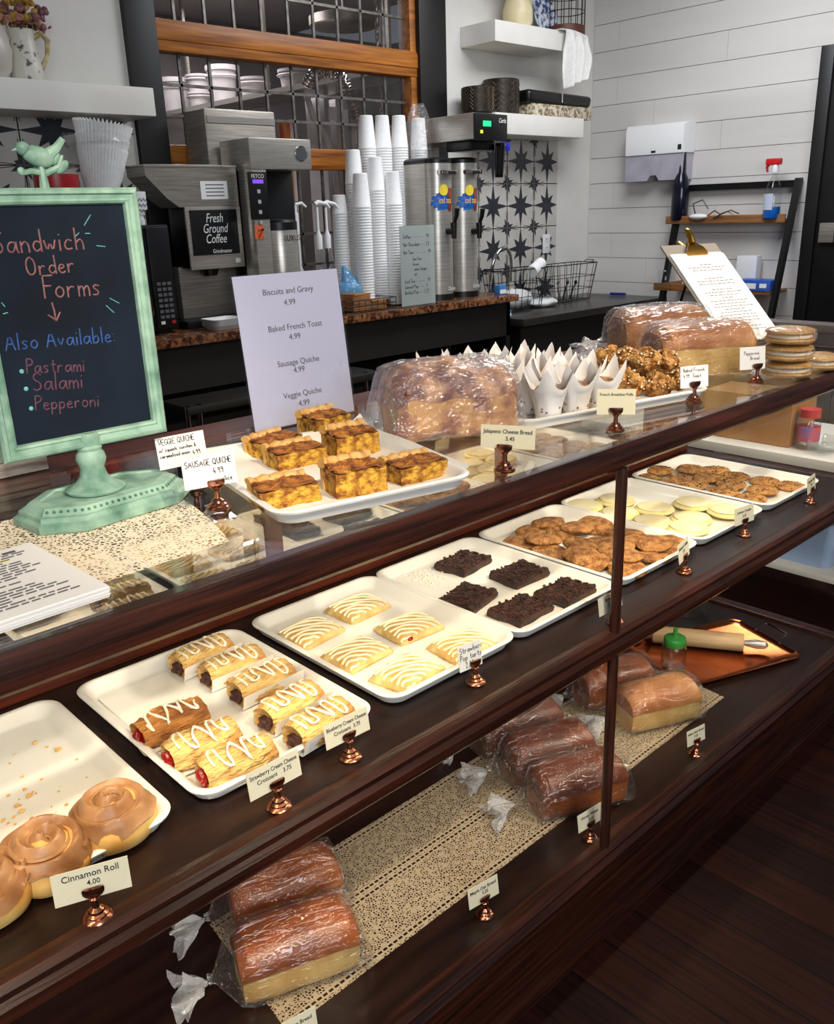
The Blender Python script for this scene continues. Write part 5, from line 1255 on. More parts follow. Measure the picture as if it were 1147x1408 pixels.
# brewer over the urns
by = 2.25
bx0, bx1 = aty(652, 175, by).x, aty(697, 175, by).x; bz1, bz0 = aty(675, 156, by).z, aty(675, 192, by).z
bw_ = at_root('tea_brewer', 'wide steel tea brewer head with green display over the urns', 'tea brewer', (bx0 + bx1) / 2, by + .25, ZG)
LB().bx(bx0, bx1, by + .004, YB - .03, bz0, bz1, .005).to('brew_head', STEEL, bw_)
fpb = LB().bx(bx0, bx1, by - .004, by + .006, bz0, bz1 - .002, .003).to('control_panel', BLACKP, bw_)
q = aty(671, 170, by - .004); LB().bx(q.x - .035, q.x + .02, by - .006, by - .003, q.z - .012, q.z + .012).topart('green_display', emis('green_screen', (30, 230, 120), 1.3), bw_, fpb)
q = aty(662, 181, by - .004); LB().box((q.x, by - .006, q.z), (.014, .004, .014)).topart('lamp', emis('yellow_led', (220, 220, 60), 1.2), bw_, fpb)
lettering('Curtis', .03, wt, bw_, (bx1 - .04 - bw_.location.x, by - .006 - bw_.location.y, bz1 - .03 - ZG), shear=.3, sx=.7)
LB().bx(bx0 + .02, bx1 - .02, YB - .10, YB - .03, ZG, bz0 + .004).to('rear_column', STEELD, bw_)
LB().bx(bx0 + .03, bx1 - .03, by + .05, by + .22, bz0 - .045, bz0, .008).to('spray_housing', BLACKP, bw_)
q = aty(684, 197, by + .1); LB().box((q.x, by + .06, bz0 - .025), (.05, .05, .04), None, .006).to('blue_lever', mat('blue_lever', (24, 30, 170), None, .4), bw_)
tw = LB(); q = aty(676, 215, by + .06); 
tw = at_root('black_towel', 'black cloth hanging from the tea brewer beside the star tiles', 'cloth', q.x, by + .05, q.z)
m = LB(); m.grid(lambda u, v: Vector((q.x + .005 + .06 * u * (1 - .4 * v), by + .03 + .012 * math.sin(u * 12), bz0 - .01 - .16 * v)), 14, 8); o = m.to('cloth', BLACKP, tw)
sm = o.modifiers.new('thick', 'SOLIDIFY'); sm.thickness = .004

# blue bag, napkins, drink menu, foam plates
q = atz(490, 372, ZG); bb_ = MB(); bb_.ell((0, 0, .05), (.06, .05, .05), 16); bb_.tube([(0, 0, .08), (-.012, 0, .11), (-.02, 0, .14)], [.035, .016, .004], 12); bb_.jitter(.016, 22, 5)
o = bb_.build('blue_bag', glass('blue_film', (.45, .72, .95), 1.2, .1, .45, (30, (1, 1, 1), 1), veilcol=(.2, .55, .9))); o.scale = (1.25, 1.2, 1.35); o.location = (aty(490, 355, 2.34).x, 2.40, ZG + .004); tag(o, 'small crumpled blue plastic bag in front of the cup stacks', 'plastic bag')
nb = at_root('napkin_basket', 'black wire basket of folded brown napkins', 'napkin basket', 0, 0, 0)
na, nb2 = aty(477, 400, 2.26), aty(546, 400, 2.26); nb.location = ((na.x + nb2.x) / 2, 2.33, ZG); hw = (nb2.x - na.x) / 2
m = MB()
for z in (.004, .03, .055):
    m.tube([(-hw, -.06, z), (hw, -.06, z), (hw, .06, z), (-hw, .06, z)], .0022, 6, True)
for i in range(9):
    x = -hw + 2 * hw * i / 8
    m.tube([(x, -.06, .055), (x, -.06, .004), (x, .06, .004), (x, .06, .055)], .0016, 5)
m.build('wire_frame', BLACKM, nb)
k = 0
for dx_, dz0, n, wv in ((-.045, .007, 9, .10), (.050, .007, 5, .10)):
    for j in range(n):
        o = MB().box((0, 0, .004), (wv, .10, .0075), None, .002).build('napkin', KRAFT); o.location = (nb.location.x + dx_ + random.uniform(-.003, .003), 2.33, ZG + dz0 + j * .0085); o.rotation_euler = (0, 0, R_(random.uniform(-4, 4)))
        tag(o, 'folded brown napkin in the taller pile of the wire basket' if dx_ < 0 else 'folded brown napkin in the lower pile of the wire basket', 'napkin', 'brown napkins in the wire basket')
dm = at_root('drink_menu', 'pale green handwritten drinks list in an acrylic stand before the tea urn', 'menu sign', 0, 0, 0)
da, db = aty(553, 360, 2.25), aty(600, 360, 2.25); dz = aty(577, 310, 2.25).z - ZG; dm.location = ((da.x + db.x) / 2, 2.262, ZG); hw = (db.x - da.x) / 2
dp = MB().bx(-hw, hw, -.001, .001, .006, dz).build('paper', mat('pale_green_paper', (196, 206, 196), None, .7), dm, smooth=False)
MB().bx(-hw - .002, hw + .002, -.004, -.002, .004, dz + .002).bx(-hw - .02, hw + .03, -.03, .03, 0, .004).build('acrylic_sleeve', ACRYL, dm, smooth=False)
s = MB()
for i, t in enumerate(('Coffee - - - - - 1.99', 'Hot Chocolate - - 2.50', 'Hot Tea - - - - - 1.99')): strokes(s, t, .0165, -hw * .82, dz - .055 - i * .035, .0009, y=-.0015)
for i, t in enumerate(('Earl Grey', 'Green', 'Lemon Ginger', 'Mint')): strokes(s, t, .0150, -hw * .3, dz - .155 - i * .023, .0008, y=-.0015)
for i, t in enumerate(('Iced Tea - - - - 1.99', 'Canned Pop - - 1.50', 'Bottled Pop - - 2.25')): strokes(s, t, .0165, -hw * .8, dz - .255 - i * .026, .0008, y=-.0015)
s.build('handwriting', INK, dp, smooth=False)
q = atz(306, 441, ZG)
for i in range(5):
    if i == 0:
        m = MB(); m.loft([rrect(.11, .09, .02, 4, z=0), rrect(.14, .12, .025, 4, z=.016), rrect(.146, .126, .026, 4, z=.017), rrect(.138, .118, .024, 4, z=.016), rrect(.11, .09, .02, 4, z=.003)]); fo = m.build('foam_tray', FOAM); o = fo
    else: o = fo.copy(); COL.objects.link(o)
    o.location = (aty(309, 432, 2.30).x, 2.32, ZG + .001 + i * .0065); tag(o, 'white foam tray in the short stack beside the menu sign', 'foam tray', 'stacked foam trays on the granite')

# coffee filters in a bag on a red tin
q = aty(150, 258, 2.48); tz = mzt + .002
rt_ = at_root('coffee_tin', 'red tin showing behind the green bird', 'tin', aty(62, 250, 2.48).x + .05, 2.50, tz)
MB().lathe([(.075, 0), (.078, .004), (.078, aty(60, 240, 2.48).z - tz), (.0005, aty(60, 240, 2.48).z - tz + .002)], 28).build('tin_body', mat('red_tin', (170, 26, 34), None, .35), rt_)
fx = aty(137, 220, 2.48).x; bt = aty(137, 262, 2.48).z
pb2 = at_root('filter_carton', 'dark carton on the microwave under the coffee filters', 'box', fx + .02, 2.50, tz)
MB().bx(-.09, .09, -.07, .07, 0, max(bt - tz - .002, .02)).build('carton_body', BLACKP, pb2)
cf = at_root('coffee_filter_bundle', 'bundle of white fluted coffee filters in clear plastic', 'coffee filters', fx, 2.50, max(bt, tz + .03)); ftop = aty(137, 170, 2.48).z - bt
def flute(r, z, a): k_ = max(0, z / ftop); return r * (1 + .045 * k_ * math.cos(44 * a)), z + .006 * k_ * math.cos(44 * a)
m = MB(); m.lathe([(.060, 0), (.072, ftop * .2), (.082, ftop * .45), (.090, ftop * .62), (.086, ftop * .63), (.094, ftop * .78), (.090, ftop * .79), (.102, ftop), (.08, ftop * .97), (.05, ftop * .6), (.0005, ftop * .5)], 264, fn=flute)
m.move(Matrix.Rotation(R_(10), 4, 'Y')); m.build('filters', FOAM, cf)
m = MB(); m.lathe([(.064, .001), (.085, ftop * .3), (.108, ftop * .7), (.112, ftop * .86), (.124, ftop * .80), (.135, ftop * .7)], 30); m.jitter(.010, 18, 2); m.build('plastic_wrap', glass('clear_wrap', (.99, .99, .99), .5, .12, .03), cf)
# small printed pump box beside chalkboard
q = aty(193, 285, 2.42); pw = at_root('soap_pump', 'white printed pump head on the microwave beside the chalkboard frame', 'pump', q.x, 2.43, mzt + .001)
zz = q.z - mzt; MB().bx(-.024, .024, -.02, .02, zz - .012, zz + .055, .004).build('printed_box', WHITEP, pw)
m = MB()
for r_ in range(3): m.tube([(-.022 + .044 * k / 12, -.021, zz + .026 - .02 * r_ + .006 * math.sin(k * 1.6 + r_)) for k in range(13)], .0014, 4)
m.build('printed_waves', GREYINK, pw, smooth=False)
MB().lathe([(.016, 0), (.016, .02), (.012, .024), (.012, max(zz - .03, .03)), (.018, max(zz - .028, .032)), (.018, zz - .012)], 18).build('bottle', WHITEP, pw)

# ------------------------------------------------------------------ floating shelves and what stands on them
SD = .25; ys = YB - SD
def shelf(name, label, x0, x1, z0, z1):
    o = at_root(name, label, 'shelf', (x0 + x1) / 2, YB - SD / 2, z0); LB().bx(x0, x1, ys, YB - .002, z0, z1, .004).to('slab', SHELFW, o); return o
lz1, lz0 = aty(213, 121, ys).z, aty(214, 160, ys).z
shelf('floating_shelf', 'thick white floating shelf above the chalkboard', -2.2, aty(213, 140, ys).x, lz0, lz1)
sx0 = aty(681, 40, ys).x; uz1, uz0 = aty(681, 26, ys).z, aty(681, 56, ys).z; sx1 = aty(779, 55, ys).x
shelf('floating_shelf', 'upper white floating shelf with a blue plate and a birdcage', sx0, sx1, uz0, uz1)
mz1, mz0 = aty(750, 159, ys).z, aty(750, 187, ys).z; sx2 = aty(803, 172, ys).x
shelf('floating_shelf', 'lower white floating shelf with dark candle holders above the tiles', sx0, sx2, mz0, mz1)
# left: enamel pitcher with dried flowers
yp = YB - .14
def spot_on(px, yy, z): return aty(px, 0, yy).x
pa_ = aty(33, 75, yp); 
ep = at_root('enamel_pitcher', 'speckled white enamel pitcher of dried flowers on the high shelf', 'pitcher', pa_.x, yp, lz1); hgt_ = aty(33, 42, yp).z - lz1; r = .5 * (aty(55, 80, yp).x - aty(12, 80, yp).x)
SPECK = mat('chipped_enamel', (100, 92, 78), (218, 216, 202), .4, scale=40, lo=.36, hi=.44)
MB().lathe([(r * .95, 0), (r * 1.05, .01), (r * 1.0, hgt_ * .3), (r * .75, hgt_ * .75), (r * .72, hgt_ * .85), (r * .85, hgt_), (r * .8, hgt_), (r * .65, hgt_ * .85)], 28).build('pitcher_body', SPECK, ep)
MB().tube([(r * .7, 0, hgt_ * .86), (r * 1.3, 0, hgt_ * .98), (r * 1.65, 0, hgt_ * .85), (r * 1.5, 0, hgt_ * .55), (r * 1.0, 0, hgt_ * .30)], [.010, .010, .011, .009, .009], 8).build('handle', mat('worn_handle', (130, 98, 40), (214, 200, 150), .45, scale=30), ep)
df = at_root('dried_flowers', 'dried yellow and mauve flowers in the enamel pitcher', 'dried flowers', pa_.x, yp, lz1 + hgt_ * .7)
for nm, c1, c2, sd in (('yellow_blooms', (150, 110, 40), (196, 156, 70), 1), ('mauve_blooms', (110, 66, 76), (160, 110, 116), 2), ('pink_buds', (168, 110, 90), (196, 140, 120), 3)):
    m = MB(); rnd = random.Random(sd)
    for k in range(60 if sd < 3 else 26):
        a = rnd.uniform(0, 6.28); rr = r * 1.35 * math.sqrt(rnd.random()); h = hgt_ * .25 + rnd.uniform(0, .5) * hgt_ * (1.0 if sd == 1 else .75 if sd == 2 else .25) + .02
        s_ = rnd.uniform(.006, .013); m.ell((rr * math.cos(a) + (.03 if sd == 2 else -.01), rr * math.sin(a), h), (s_, s_, s_), 6)
    m.jitter(.006, 60, sd); m.build(nm, mat(nm, c1, c2, .8, scale=60), df)
m = MB(); rnd = random.Random(5)
for k in range(14): a = rnd.uniform(0, 6.28); m.tube([(.2 * r * math.cos(a), .2 * r * math.sin(a), -.05), (.9 * r * math.cos(a), .9 * r * math.sin(a), hgt_ * .5)], .0016, 4)
m.build('stems', mat('dry_stem', (110, 96, 60), None, .8), df)
q = aty(-4, 80, yp); wv_ = at_root('white_vase', 'plain pale vase cut off at the left edge of the photo, on the high shelf', 'vase', q.x - .045, yp - .03, lz1)
MB().lathe([(.05, 0), (.075, .03), (.085, .09), (.07, .16), (.045, .2), (.055, .22)], 26).build('vase_body', mat('pale_glaze', (206, 200, 188), None, .35), wv_)
# right upper shelf
q = aty(712, 20, yp); cp = at_root('cream_pitcher', 'cream ceramic pitcher holding greenery on the upper shelf', 'pitcher', q.x, yp, uz1); r = .5 * (aty(726, 20, yp).x - aty(699, 20, yp).x)
MB().lathe([(r * .8, 0), (r, .03), (r, .09), (r * .7, .16), (r * .85, .2), (r * .8, .2), (r * .6, .15)], 24).build('pitcher_body', mat('cream_glaze', (222, 206, 160), (234, 222, 184), .35, scale=10), cp)
m = MB(); rnd = random.Random(2)
for k in range(50):
    a = rnd.uniform(0, 6.28); rr = rnd.uniform(.02, .11); m.ell((rr * math.cos(a) - .03, rr * math.sin(a) * .6, .19 + rnd.uniform(0, .12) - rr * .5), (.018, .008, .006), 5, Matrix.Rotation(rnd.uniform(-1, 1), 3, 'Y'))
m.build('greenery', mat('dark_leaves', (34, 40, 22), (70, 70, 40), .7, scale=30), cp)
q = aty(742, 14, YB - .06); bpz = q.z; r = .5 * (aty(758, 14, YB - .06).x - aty(727, 14, YB - .06).x); 
bpl = at_root('blue_plate', 'blue and white patterned plate standing upright on the upper shelf', 'plate', q.x, YB - .10, uz1)
Mp = Matrix.Translation((0, 0, r * .98 + .001)) @ Matrix.Rotation(R_(78), 4, 'X')
MB().lathe([(r * .6, -.006), (r, .004), (r * 1.0, .008), (r * .66, .002), (.0005, .001)], 36, M=Mp).build('plate', mat('delft_pattern', (48, 72, 130), (220, 224, 232), .3, scale=34, detail=6, lo=.42, hi=.56), bpl)
q = aty(775, 20, yp); bcg = at_root('birdcage', 'small dark wire birdcage with a brown base on the upper shelf', 'birdcage', q.x, yp - .02, uz1); r = .5 * (aty(792, 20, yp).x - aty(757, 20, yp).x) * .9
MB().lathe([(r, 0), (r * 1.03, .004), (r * 1.03, .045), (r * .9, .05), (.0005, .05)], 30).build('base', mat('brown_leather', (88, 46, 30), None, .5), bcg)
m = MB()
for k in range(16):
    a = 2 * PI * k / 16; m.tube([(r * math.cos(a), r * math.sin(a), .045), (r * math.cos(a), r * math.sin(a), .26), (r * .6 * math.cos(a), r * .6 * math.sin(a), .34), (.004 * math.cos(a), .004 * math.sin(a), .37)], .0026, 5)
for z in (.12, .2, .26): m.tube([(r * math.cos(2 * PI * k / 24), r * math.sin(2 * PI * k / 24), z) for k in range(24)], .0026, 5, True)
m.build('wire_cage', BLACKM, bcg)
# white cloth over shelf end
q1_, q2_ = aty(778, 42, ys), aty(815, 50, ys)
ctl = at_root('white_cloth', 'white ruffled cloth hanging over the end of the upper shelf', 'cloth', sx1, ys + .05, uz1)
m = LB()
def clf(u, v):
    x = sx1 - .05 + .20 * u * (1 - .35 * max(0, v - .45)); y = ys - .008 + .03 * math.sin(u * 16 + v * 2) * min(1, v * 3) - .012 * v; z = uz1 + .004 - (uz1 - aty(800, 128, ys).z) * v * (1 - .25 * u * v) - .03 * max(0, u - .3) ** 1.3
    return Vector((x, y - .03, z))
m.grid(clf, 36, 26); o = m.to('cloth', mat('white_linen', (226, 224, 220), (238, 236, 232), .85, scale=80), ctl); o.modifiers.new('thick', 'SOLIDIFY').thickness = .003
m = LB(); m.bx(sx1 - .08, sx1 + .012, ys - .028, ys + .18, uz1 + .001, uz1 + .006, .002); m.to('fold_on_shelf', mat('linen_fold', (228, 226, 222), None, .85), ctl)
# lower shelf
def candle(pl, pr, ptop, yy, label):
    xa_, xb_ = aty(pl, 130, yy).x, aty(pr, 130, yy).x; r = (xb_ - xa_) / 2 * .95; H = aty((pl + pr) / 2, ptop, yy).z - mz1
    o = at_root('candle_holder', label, 'candle holder', (xa_ + xb_) / 2, yy, mz1, 'dark candle holders on the lower shelf')
    MB().lathe([(r * .95, 0), (r, .004), (r, H - .004), (r * .95, H), (r * .88, H), (r * .86, H * .5), (.0005, H * .45)], 32).build('cup', mat('dark_bronze_' + str(pl), (34, 28, 24), (64, 54, 44), .4, .4, scale=40), o)
    m = MB()
    for k in range(14):
        a0 = 2 * PI * k / 14
        for s_ in (-1, 1):
            for j in range(6):
                z_ = H * (.1 + .14 * j); m.tube([((r + .001) * math.cos(a0 + s_ * d_ * .2), (r + .001) * math.sin(a0 + s_ * d_ * .2), z_ + d_ * .022) for d_ in (0, .5, 1)], .0016, 4)
    m.build('leaf_relief', mat('relief_' + str(pl), (104, 90, 72), None, .4, .5), o)
    MB().lathe([(r * .82, H * .96), (r * .82, H * 1.005), (.0005, H * 1.005)], 24).build('wax', mat('wax_' + str(pl), (206, 196, 172), None, .5), o)
candle(641, 673, 120, YB - .15, 'shorter dark patterned candle holder, nearer the tea brewer'); candle(671, 706, 110, YB - .10, 'taller dark patterned candle holder behind the shorter one')
xa_, xb_ = aty(718, 150, yp).x, aty(800, 150, yp).x; zb1 = aty(760, 144, yp - .07).z
cb2 = at_root('carved_box', 'flat carved cream box on the lower shelf', 'box', (xa_ + xb_) / 2, yp, mz1)
MB().box((0, 0, (zb1 - mz1) / 2), (xb_ - xa_, .15, zb1 - mz1), None, .004).build('box_body', mat('carved_cream', (120, 100, 74), (216, 204, 180), .7, scale=60, detail=4, bump=.5, lo=.4, hi=.58), cb2)
bkn = at_root('black_pouch', 'black folded pouch lying on the carved box', 'pouch', (xa_ + xb_) / 2 - .01, yp, zb1)
m = MB(); m.box((0, 0, .035), (xb_ - xa_ + .03, .14, .066), None, .024, 3); m.jitter(.008, 16, 4); m.build('pouch', BLACKP, bkn)
MB().box((0, -.075, .04), (.006, .004, .05)).build('light_tab', PAPER, bkn)
# ------------------------------------------------------------------ sink corner on the black counter
q = atz(712, 404, ZB); WIRE = BLACKM
def basket(pl, pr, pt, pb, yy, label):
    xa_, xb_ = aty(pl, (pt + pb) / 2, yy).x, aty(pr, (pt + pb) / 2, yy).x; zt_ = aty((pl + pr) / 2, pt, yy).z; H = zt_ - ZB; r1 = (xb_ - xa_) / 2; dep = .085
    o = at_root('wire_basket', label, 'wire basket', (xa_ + xb_) / 2, yy + .05, ZB + .003, 'wire baskets on the black counter')
    m = MB()
    for k, z in enumerate((.003, H * .33, H * .66, H)):
        w_ = r1 * (.80 + .2 * k / 3); d_ = dep * (.80 + .2 * k / 3); m.tube([tuple(v) for v in rrect(2 * w_, 2 * d_, .03, 4, z=z)], .003 if k == 3 else .002, 5, True)
    lo, hi = rrect(1.6 * r1, 1.6 * dep, .03, 4, z=.003), rrect(2 * r1, 2 * dep, .03, 4, z=H)
    for i in range(0, len(lo), 2): m.tube([lo[i], hi[i]], .0018, 5)
    for i in range(6):
        t = -.75 + 1.5 * i / 5
        for s_ in (-1, 1): m.tube([(t * r1 * .8, s_ * dep * .8, .003), (t * r1, s_ * dep, H)], .0018, 5)
        m.tube([(t * r1 * .8, -dep * .8, .003), (t * r1 * .8, dep * .8, .003)], .0018, 5)
    for s_ in (-1, 1): m.tube([(s_ * r1, -.03, H), (s_ * (r1 + .02), -.03, H + .012), (s_ * (r1 + .02), .03, H + .012), (s_ * r1, .03, H)], .0025, 5)
    m.build('wires', WIRE, o); return o, (xa_ + xb_) / 2, H, r1
b1_, cx1, H1, r1 = basket(684, 750, 371, 404, 2.46, 'round cornered wire basket with a white cloth and paper roll inside')
b2_, cx2, H2, r2 = basket(755, 817, 364, 399, 2.52, 'wire basket with dark utensils, nearer the shiplap wall')
m = MB(); m.ell((0, 0, .055), (r1 * .72, .062, .055), 18); 
for v in m.bm.verts: v.co += v.normal * 0 + Vector((0, 0, .006 * math.sin(v.co.x * 140) * math.sin(v.co.y * 140 + v.co.z * 90)))
o = m.build('woven_cloth', WHITEP); o.location = (cx1 - .01, 2.51, ZB + .008); tag(o, 'white waffle cloth bundled in the wire basket', 'cloth')
q = aty(746, 362, 2.46); rl_ = at_root('paper_roll', 'white paper roll with a dark hollow end resting on the wire basket', 'paper roll', q.x, 2.47, q.z)
m = MB(); Mr = Matrix.Rotation(R_(-18), 4, 'Y'); m.lathe([(.034, -.12), (.034, 0), (.016, 0), (.016, -.115)], 24, M=Matrix.Rotation(R_(12), 4, 'Z') @ Matrix.Rotation(R_(70), 4, 'Y') @ Matrix.Identity(4)); m.build('roll', PAPER, rl_)
MB().lathe([(.0155, -.004), (.0005, -.004)], 20, M=Matrix.Rotation(R_(12), 4, 'Z') @ Matrix.Rotation(R_(70), 4, 'Y')).build('core', BLACKP, rl_)
m = MB()
for i, (x, a) in enumerate(((-.05, -20), (-.02, 14), (.02, -8), (.05, 22))):
    if i == 0: ut = None
    mm = MB(); mm.tube([(0, 0, 0), (.002, 0, .07), (.012, 0, .10)], [.006, .005, .003], 8); mm.ell((.014, 0, .112), (.016, .005, .014), 8)
    o = mm.build('utensil', BLACKP if i % 2 else STEELD); o.location = (cx2 + x, 2.57, ZB + .009); o.rotation_euler = (0, R_(a), 0)
    tag(o, ('steel spoon leaning at the tiled side of the second wire basket', 'black ladle leaning in the second wire basket', 'steel spoon in the middle of the second wire basket', 'black ladle leaning towards the shiplap wall')[i], 'utensil', 'utensils in the wire basket')
q = aty(684, 400, 2.70); fc = at_root('faucet', 'arched chrome faucet behind the wire basket', 'faucet', aty(681, 380, 2.66).x, 2.70, ZB + .001)
H = aty(694, 341, 2.66).z - ZB; xr2 = aty(709, 360, 2.66).x - fc.location.x
m = MB(); pts = [(0, 0, 0), (0, 0, H * .55)] + [(xr2 / 2 - xr2 / 2 * math.cos(a), -.03 * math.sin(a), H * .55 + H * .45 * math.sin(a)) for a in [PI * k / 12 for k in range(1, 13)]] + [(xr2, -.0, H * .42)]
m.tube(pts, .010, 12); m.build('spout', CHROME, fc); MB().lathe([(.026, 0), (.026, .008), (.016, .012), (.014, .05)], 20).build('base', CHROME, fc)
q = atz(757, 422, ZB); pc2 = at_root('printed_towel', 'white printed cloth folded into an oval on the black counter edge', 'cloth', q.x, q.y + .06, ZB + .001)
m = MB(); m.ell((0, 0, .02), (.115, .075, .03), 18); m.jitter(.012, 14, 3)
for v in m.bm.verts: v.co.z = max(v.co.z, .0005)
m.build('cloth', WHITEP, pc2)
m = MB()
for k in range(3): m.tube([(.06 * math.cos(a) * (1 - .25 * k) - .01, .035 * math.sin(a) * (1 - .25 * k) - .01, .0545 - .004 * math.cos(a) + .002 * k) for a in [2 * PI * j / 16 for j in range(16)]], .0022, 4, True)
m.build('printed_rings', GREYINK, pc2)
for i, (px_, py_, w_, h_, lb) in enumerate(((665, 404, .05, .05, 'little blue tea box beside the urn base'), (699, 398, .055, .035, 'little blue and white box at the foot of the wire basket'))):
    zz = ZG if i == 0 else ZB; q = atz(px_, py_, zz) if i == 0 else aty(px_, py_, 2.32)
    o = at_root('tea_box', lb, 'box', q.x if i else min(q.x, GX1 - .04), 2.29 if i == 0 else 2.34, zz)
    MB().box((0, 0, h_ / 2), (w_, .04, h_), None, .002).build('box_body', mat('tea_blue_%d' % i, (60, 130, 200), None, .5), o); MB().box((0, -.0205, h_ * .35), (w_ * .9, .001, h_ * .4)).build('white_panel', PAPER, o)
kn = at_root('knife', 'knife with a bright blue handle lying on the black counter', 'knife', aty(852, 401, 2.45).x, 2.45, ZB + .001); q = atx(846, 404, XR - .09); kn.location = (XR - .09, q.y, ZB + .001); kn.rotation_euler = (0, 0, R_(-84))
MB().box((.02, 0, .010), (.11, .022, .016), None, .005).build('handle', mat('blue_handle', (26, 50, 130), None, .35), kn); MB().box((-.11, 0, .008), (.16, .02, .002)).build('blade', STEEL, kn)
q = aty(751, 335, YB - .012); ol = at_root('power_outlet', 'white double power outlet on the star tiles', 'outlet', q.x, YB - .010, q.z)
MB().box((0, -.003, 0), (.07, .006, .115), None, .002).build('cover_plate', WHITEP, ol)
for s_ in (-1, 1):
    sk = MB().box((0, -.0065, s_ * .026), (.034, .002, .028), None, .0008).build('socket', WHITEP, ol)
    MB().box((-.007, -.008, s_ * .026 + .003), (.003, .001, .010)).box((.007, -.008, s_ * .026 + .003), (.003, .001, .010)).build('slots', INK, sk)

# ------------------------------------------------------------------ right wall: towel dispenser, ladder shelf
def onw(px, py, off=0): return atx(px, py, XR - off)
a, b_, c, d = onw(862, 170, .12), onw(942, 165, .12), onw(857, 250, .12), onw(938, 247, .12)
ya_, yb2 = max(a.y, c.y), min(b_.y, d.y); zt_, zb_ = (a.z + b_.z) / 2, (c.z + d.z) / 2; zm_ = onw(900, 212, .12).z; ycn = (ya_ + yb2) / 2; hw = (ya_ - yb2) / 2
td = at_root('towel_dispenser', 'white paper towel dispenser with a smoky lower window on the shiplap wall', 'towel dispenser', XR - .06, ycn, zb_)
m = LB(); m.loft([[Vector((XR - .002, ycn + s_ * hw, z)) for s_, z in ((1, zm_), (-1, zm_), (-1, zt_), (1, zt_))], [Vector((XR - .09, ycn + s_ * hw, z)) for s_, z in ((1, zm_), (-1, zm_), (-1, zt_ - .01), (1, zt_ - .01))], [Vector((XR - .12, ycn + s_ * hw * .96, z)) for s_, z in ((1, zm_), (-1, zm_), (-1, zt_ - .03), (1, zt_ - .03))]])
m.to('cover', WHITEP, td, sharp=60)
m = LB(); prof = [(-hw * .97, zb_), (-hw * .2, zb_), (-hw * .1, zb_ + .03), (hw * .1, zb_ + .03), (hw * .2, zb_), (hw * .97, zb_), (hw * .97, zm_), (-hw * .97, zm_)]
m.loft([[Vector((x, ycn + y, z)) for y, z in prof] for x in (XR - .004, XR - .112)]); m.to('lower_window', mat('smoky_plastic', (168, 164, 176), (186, 182, 192), .25, scale=12), td)
m = LB(); m.box((XR - .121, ycn, zm_ + .014), (.003, .03, .012), None, .001); m.box((XR - .118, ycn - hw * .85, zm_ + .03), (.006, .025, .03), None, .002); m.to('lock', INK, td)

lad = at_root('ladder_shelf', 'black ladder shelf with wooden boards leaning on the shiplap wall', 'ladder shelf', XR - .2, 2.0, 0)
LT, LF = XR - .03, XR - .42
lt, rtp = onw(940, 250, .03), onw(1099, 247, .03); topz = (lt.z + rtp.z) / 2; yl, yr = lt.y, rtp.y
rails = []
for y in (yl, yr):
    m = LB(); m.loft([[Vector((x + dx_, y + dy_, z)) for dx_, dy_ in ((-.02, -.014), (.02, -.014), (.02, .014), (-.02, .014))] for x, z in ((LF, 0), (LT, topz))]); m.to('side_rail', BLACKM, lad)
LB().bx(LT - .014, LT + .014, yr, yl, topz - .045, topz - .01).to('top_bar', BLACKM, lad)
def xat(z): return LF + (LT - LF) * z / topz
SHW = mat('shelf_oak', (120, 76, 40), (156, 106, 62), .5, scale=5, stretch=(12, 1, 12))
zs = []
for k, (px_, py_) in enumerate(((1000, 303), (1000, 400))):
    off = .14 + .09 * k; z = atx(px_, py_, XR - off).z; zs.append(z); xf = xat(z) - .03
    m = LB(); m.bx(xf, XR - .004, yr + .014, yl - .014, z - .012, z + .004, .002); m.bx(xf - .012, xf, yr + .014, yl + .05, z - .016, z + .028, .003); m.bx(xf, XR - .004, yl - .02, yl - .012, z, z + .03)
    m.to('shelf_board', SHW, lad)
for z in (.55, .2): LB().bx(xat(z) - .03, XR - .004, yr + .014, yl - .014, z - .012, z + .01).to('shelf_board', SHW, lad)
z1s, z2s = zs[0] + .0045, zs[1] + .0045
xs1 = XR - .09
p = atx(937, 250, xs1); tb_ = at_root('dark_bottle', 'tall dark blue bottle on the ladder shelf', 'bottle', xs1, p.y, z1s); H = atx(940, 206, xs1).z - z1s
MB().lathe([(.045, 0), (.05, .01), (.05, H * .45), (.042, H * .58), (.024, H * .68), (.020, H * .92), (.018, H * .985), (.012, H), (.0005, H)], 24).build('bottle_body', mat('dark_blue_glass', (14, 16, 32), (20, 22, 40), .15, scale=8), tb_)
p = atx(1064, 260, xs1 - .02); H = atx(1066, 218, xs1 - .02).z - z1s
sp = at_root('spray_bottle', 'clear spray bottle with red trigger and blue cleaner', 'spray bottle', xs1 - .02, p.y, z1s)
MB().lathe([(.044, 0), (.047, .008), (.047, H * .42), (.036, H * .55), (.016, H * .72), (.015, H * .8)], 22).build('bottle_body', CLEAR, sp)
MB().lathe([(.042, .002), (.0445, .008), (.0445, H * .20), (.0005, H * .20)], 22).build('blue_cleaner', mat('blue_cleaner', (20, 110, 210), None, .2), sp)
m = MB(); m.lathe([(.018, H * .77), (.018, H * .86), (.012, H * .9)], 16); m.build('collar', WHITEP, sp)
m = MB(); m.box((0, .012, H * .95), (.03, .085, .034), None, .008); m.tube([(0, .035, H * .93), (0, .050, H * .86), (0, .043, H * .78)], [.009, .008, .005], 8); m.build('trigger', mat('red_trigger', (206, 26, 34), None, .35), sp)
